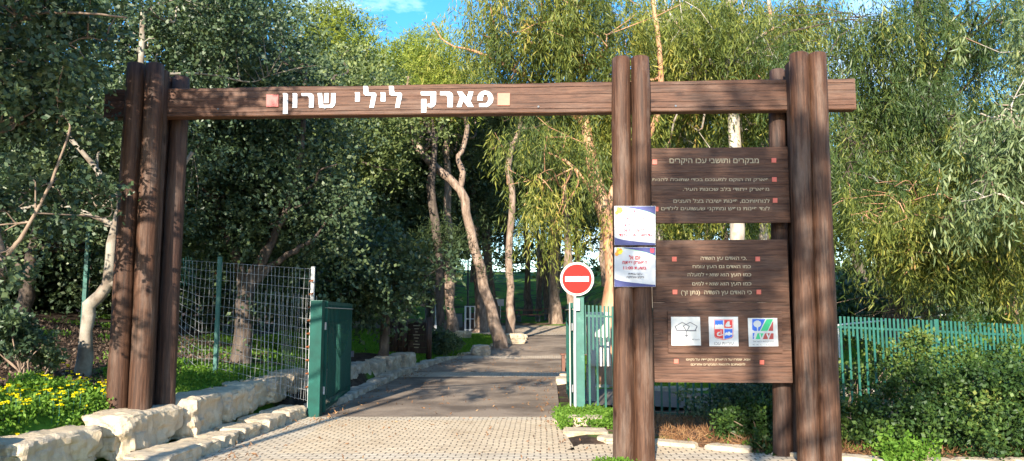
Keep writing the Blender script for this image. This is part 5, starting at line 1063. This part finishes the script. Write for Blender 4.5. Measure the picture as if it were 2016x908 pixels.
# tangle of dead twigs under the eucalyptus
rng = np.random.default_rng(8); c0 = P(1820, 590, 15.5); t = thing('dead_branch', c0, 'tangle of bare grey-brown dead twigs hanging behind the fence', 'branch'); mb = MB(c0)
for k in range(46):
    a = c0 + rng.normal(size=3) * [.5, .3, .22]; d = unit(np.array([rng.normal(), rng.normal() * .4, -.45 + rng.normal() * .5])); l = rng.uniform(.5, 1.4)
    mb.tube([a, a + d * l * .5 + rng.normal(size=3) * .06, a + d * l + rng.normal(size=3) * .1], [.010, .007, .003], 4)
mb.build('twigs', 'twig', t)
c1 = P(1640, 300, 15.2)

# ---------------------------------------------------------------- stuff on the ground
def carpet(name, pts, per, hgt, L_, W_, mat, seed, spread=.05, up=.6, minz=0.0):
    rng = np.random.default_rng(seed); n = len(pts); z = H(pts[:, 0], pts[:, 1])
    c = np.stack([pts[:, 0], pts[:, 1], z], -1); ct = rng.random(n)
    pos = np.repeat(c, per, 0) + rng.normal(size=(n * per, 3)) * [spread, spread, 0]; pos[:, 2] += rng.random(n * per) * hgt + minz
    d = unit(rng.normal(size=(n * per, 3)) + np.array([0, 0, up])); tint = np.repeat(ct, per) * .5 + rng.random(n * per) * .5
    o = leaves(name, pos, d, L_ * (.7 + .6 * rng.random(n * per)), W_, tint, mat, None, (0, 0, 0), rng); tag(o, kind='stuff'); return o
rng = np.random.default_rng(77)
def scat(n, x0, x1, y0, y1, f): 
    p = np.stack([rng.uniform(x0, x1, n), rng.uniform(y0, y1, n)], -1); return p[f(p[:, 0], p[:, 1])]
bedx = lambda x, y: (x < np.where(y < 8, -4.85, -4.5)) & (x > -5.75 - .12 * np.sin(y * 5))
p = scat(7500, -7.5, -4.2, 4.5, 9.3, bedx)
tag(carpet('weeds', p, 9, .13, .045, .028, 'weed_leaf', 1, .05), 'bright green leafy weeds with the yellow flowers behind the boulders', 'weeds')
p = scat(2600, -7, -4.2, 9.0, 12.5, lambda x, y: (x < -4.15) & (x > -.53 * y) & (np.sin(x * 2.3 + y) + np.sin(y * 3.1) > -.9)); tag(carpet('weeds', p, 8, .10, .04, .028, 'weed_leaf', 2, .05), 'low green weeds along the boulders behind the left log posts', 'weeds')
p = scat(5200, -14, -4.1, 11.5, 22, lambda x, y: np.sin(x * 1.3 + y * .5) + np.sin(y * 1.9 - x * .7) > .25 + np.maximum(0, -6 - x) * .16 + .9 * (x < -.55 * y)); tag(carpet('weeds', p, 7, .09, .06, .035, 'weed_leaf', 3, .07), 'patches of green weeds on the shaded bank behind the wire fence', 'weeds')
p = scat(16000, -9, 1.2, 21.5, 34.2, lambda x, y: (x < xl(y) - .15)); tag(carpet('grass', p, 5, .04, .09, .02, 'grass_blade', 4, .06, 1.4), 'bright sunny lawn grass beyond the notice wall', 'grass')
p = scat(900, -4.3, -3.4, 5, 13, lambda x, y: (x < xl(y) - .28) & (x > xl(y) - .52) & (np.sin(y * 4.3) > .55)); tag(carpet('weeds', p, 8, .12, .045, .025, 'weed_leaf', 5, .05), 'weed tufts growing between the two rows of stones', 'weeds')
p = scat(2200, .7, 2.3, 9.6, 13.2, lambda x, y: ((x - 1.25) ** 2 / .5 + (y - 11.9) ** 2 / .8 < 1) | ((x - 1.5) ** 2 + (y - 10.9) ** 2 / .3 < .16) | ((x - .72) ** 2 / .02 + (y - 11.2) ** 2 / .2 < 1)); tag(carpet('weeds', p, 9, .12, .045, .032, 'weed_leaf', 6, .04), 'clover-like weeds round the foot of the right gate post', 'weeds')
p = np.array([[1.08 + .12 * rng.normal(), 8.28 + .05 * rng.normal()] for _ in range(50)]); tag(carpet('weeds', p, 8, .06, .04, .025, 'weed_leaf', 7, .03), 'small weed tuft at the foot of the middle logs', 'weeds')
p = scat(9000, 1.5, 16, 16.6, 34, lambda x, y: (x > xr(y) + .3)); tag(carpet('grass', p, 5, .05, .10, .025, 'grass_blade', 8, .08, 1.2), 'green grass on the slope behind the right fence', 'grass')
p = scat(7000, 1.5, 7.5, 8.6, 12.4, lambda x, y: (y > yb(x) + .05) & (x > 1.9 - .0 * y)); tag(carpet('pine_needles', p, 5, .018, .13, .007, 'dry_needle', 9, .06, .0), 'brown fallen pine needles covering the planting bed', 'litter')
p = scat(9000, -13, -4.4, 7, 17, lambda x, y: x < -5); tag(carpet('leaf_litter', p, 4, .02, .06, .035, 'dead_leaf', 10, .08, .1), 'dark fallen leaves on the shaded soil of the bank', 'litter')
p = scat(4200, -4.0, 1.3, 5, 30, lambda x, y: (x > xl(y) - .1) & (x < np.where(y < 9.6, 5, xr(y))) & ((x < xl(y) + .35 + .25 * np.sin(y * 1.7)) | (rng.random(len(x)) < .10) | ((x > xr(y) - .25) & (y > 9.6) & (rng.random(len(x)) < .6))))
p = p; q = carpet('leaf_litter', p, 3, .004, .06, .018, 'dry_needle', 11, .09, .0, .006); tag(q, 'scattered dry leaves and twigs on the road and pavers', 'litter')
# terrain under the road sheets is a little lower: lift the road litter on to the sheet
p = scat(60, 1.6, 4.6, 8.9, 9.6, lambda x, y: y > yb(x)); tag(carpet('weeds', p, 6, .05, .05, .028, 'weed_leaf', 12, .03), 'few tiny green seedlings along the edging slabs', 'weeds')
# yellow flowers: each flower head stands on a stalk above the weeds
rng = np.random.default_rng(9); fl = []
for k in range(330):
    x, y = rng.uniform(-5.75, -4.6), rng.uniform(5.6, 9.2)
    if rng.random() > (.95 if x < -4.9 and y < 8.2 else .4) * (.35 + .65 * (math.sin(x * 5 + y * 3) > -.3)): continue
    fl.append((x, y))
for px, py, Yd in ((214, 772, 8.5), (217, 780, 8.5), (205, 785, 8.4), (268, 795, 8.4), (125, 765, 9.6), (140, 770, 9.6), (225, 792, 8.3), (190, 790, 8.3)): q = P(px, py, Yd); fl.append((q[0], q[1]))
fl = np.array(fl); z = H(fl[:, 0], fl[:, 1]) + rng.uniform(.14, .25, len(fl)); Pn = []; Dn = []
for (x, y), zz in zip(fl, z):
    for h_ in range(rng.integers(2, 5)):
        c = np.array([x, y, zz]) + rng.normal(size=3) * [.022, .022, .018]; tiltv = rng.normal(size=3) * .3
        for a in range(6):
            an = a * math.pi / 3 + rng.random(); Pn.append(c); Dn.append([math.cos(an), math.sin(an), .35 + tiltv[2]])
o = leaves('yellow_flowers', np.array(Pn), unit(np.array(Dn)), .023, .02, rng.random(len(Pn)), 'petal_yellow', None, (0, 0, 0), rng); tag(o, 'yellow wild flowers crowding the bed behind the boulders', 'flowers', kind='stuff')
Vs = []; Qs = []; k = 0
for (x, y), zz in zip(fl, z):
    v, q = tube_arrays([(x, y, zz - .25), (x + .01, y, zz - .1), (x, y, zz)], .003, 4); Vs.append(v); Qs.append(q + k); k += len(v)
st = link_mesh('flower_stalks', np.vstack(Vs), np.vstack(Qs), 'weed_stalk' if 'weed_stalk' in MATS else 'green_paint'); tag(st, 'thin green stalks of the yellow wild flowers', 'stalks', kind='stuff')
# far woodland closing the view
rng = np.random.default_rng(14); n = 1500; xx = rng.uniform(-110, 110, n); yy = rng.uniform(88, 125, n)
bl = [(np.array([a, b, float(H(a, b, False)) + rng.uniform(.5, 15)]), (3.5, 3.5, 2.4)) for a, b in zip(xx, yy)]
pos, dl, Lw, Ww, tint, *_ = crown(rng, bl, 190000, tw=8, lp=10, spread=1.8, L_=.6, W_=.3, style='broad')
o = leaves('woodland', pos, dl, Lw, Ww, tint, 'dark_needle', None, (0, 0, 0), rng); tag(o, 'dark far woodland closing the view at the top of the rise', 'woodland', kind='stuff')
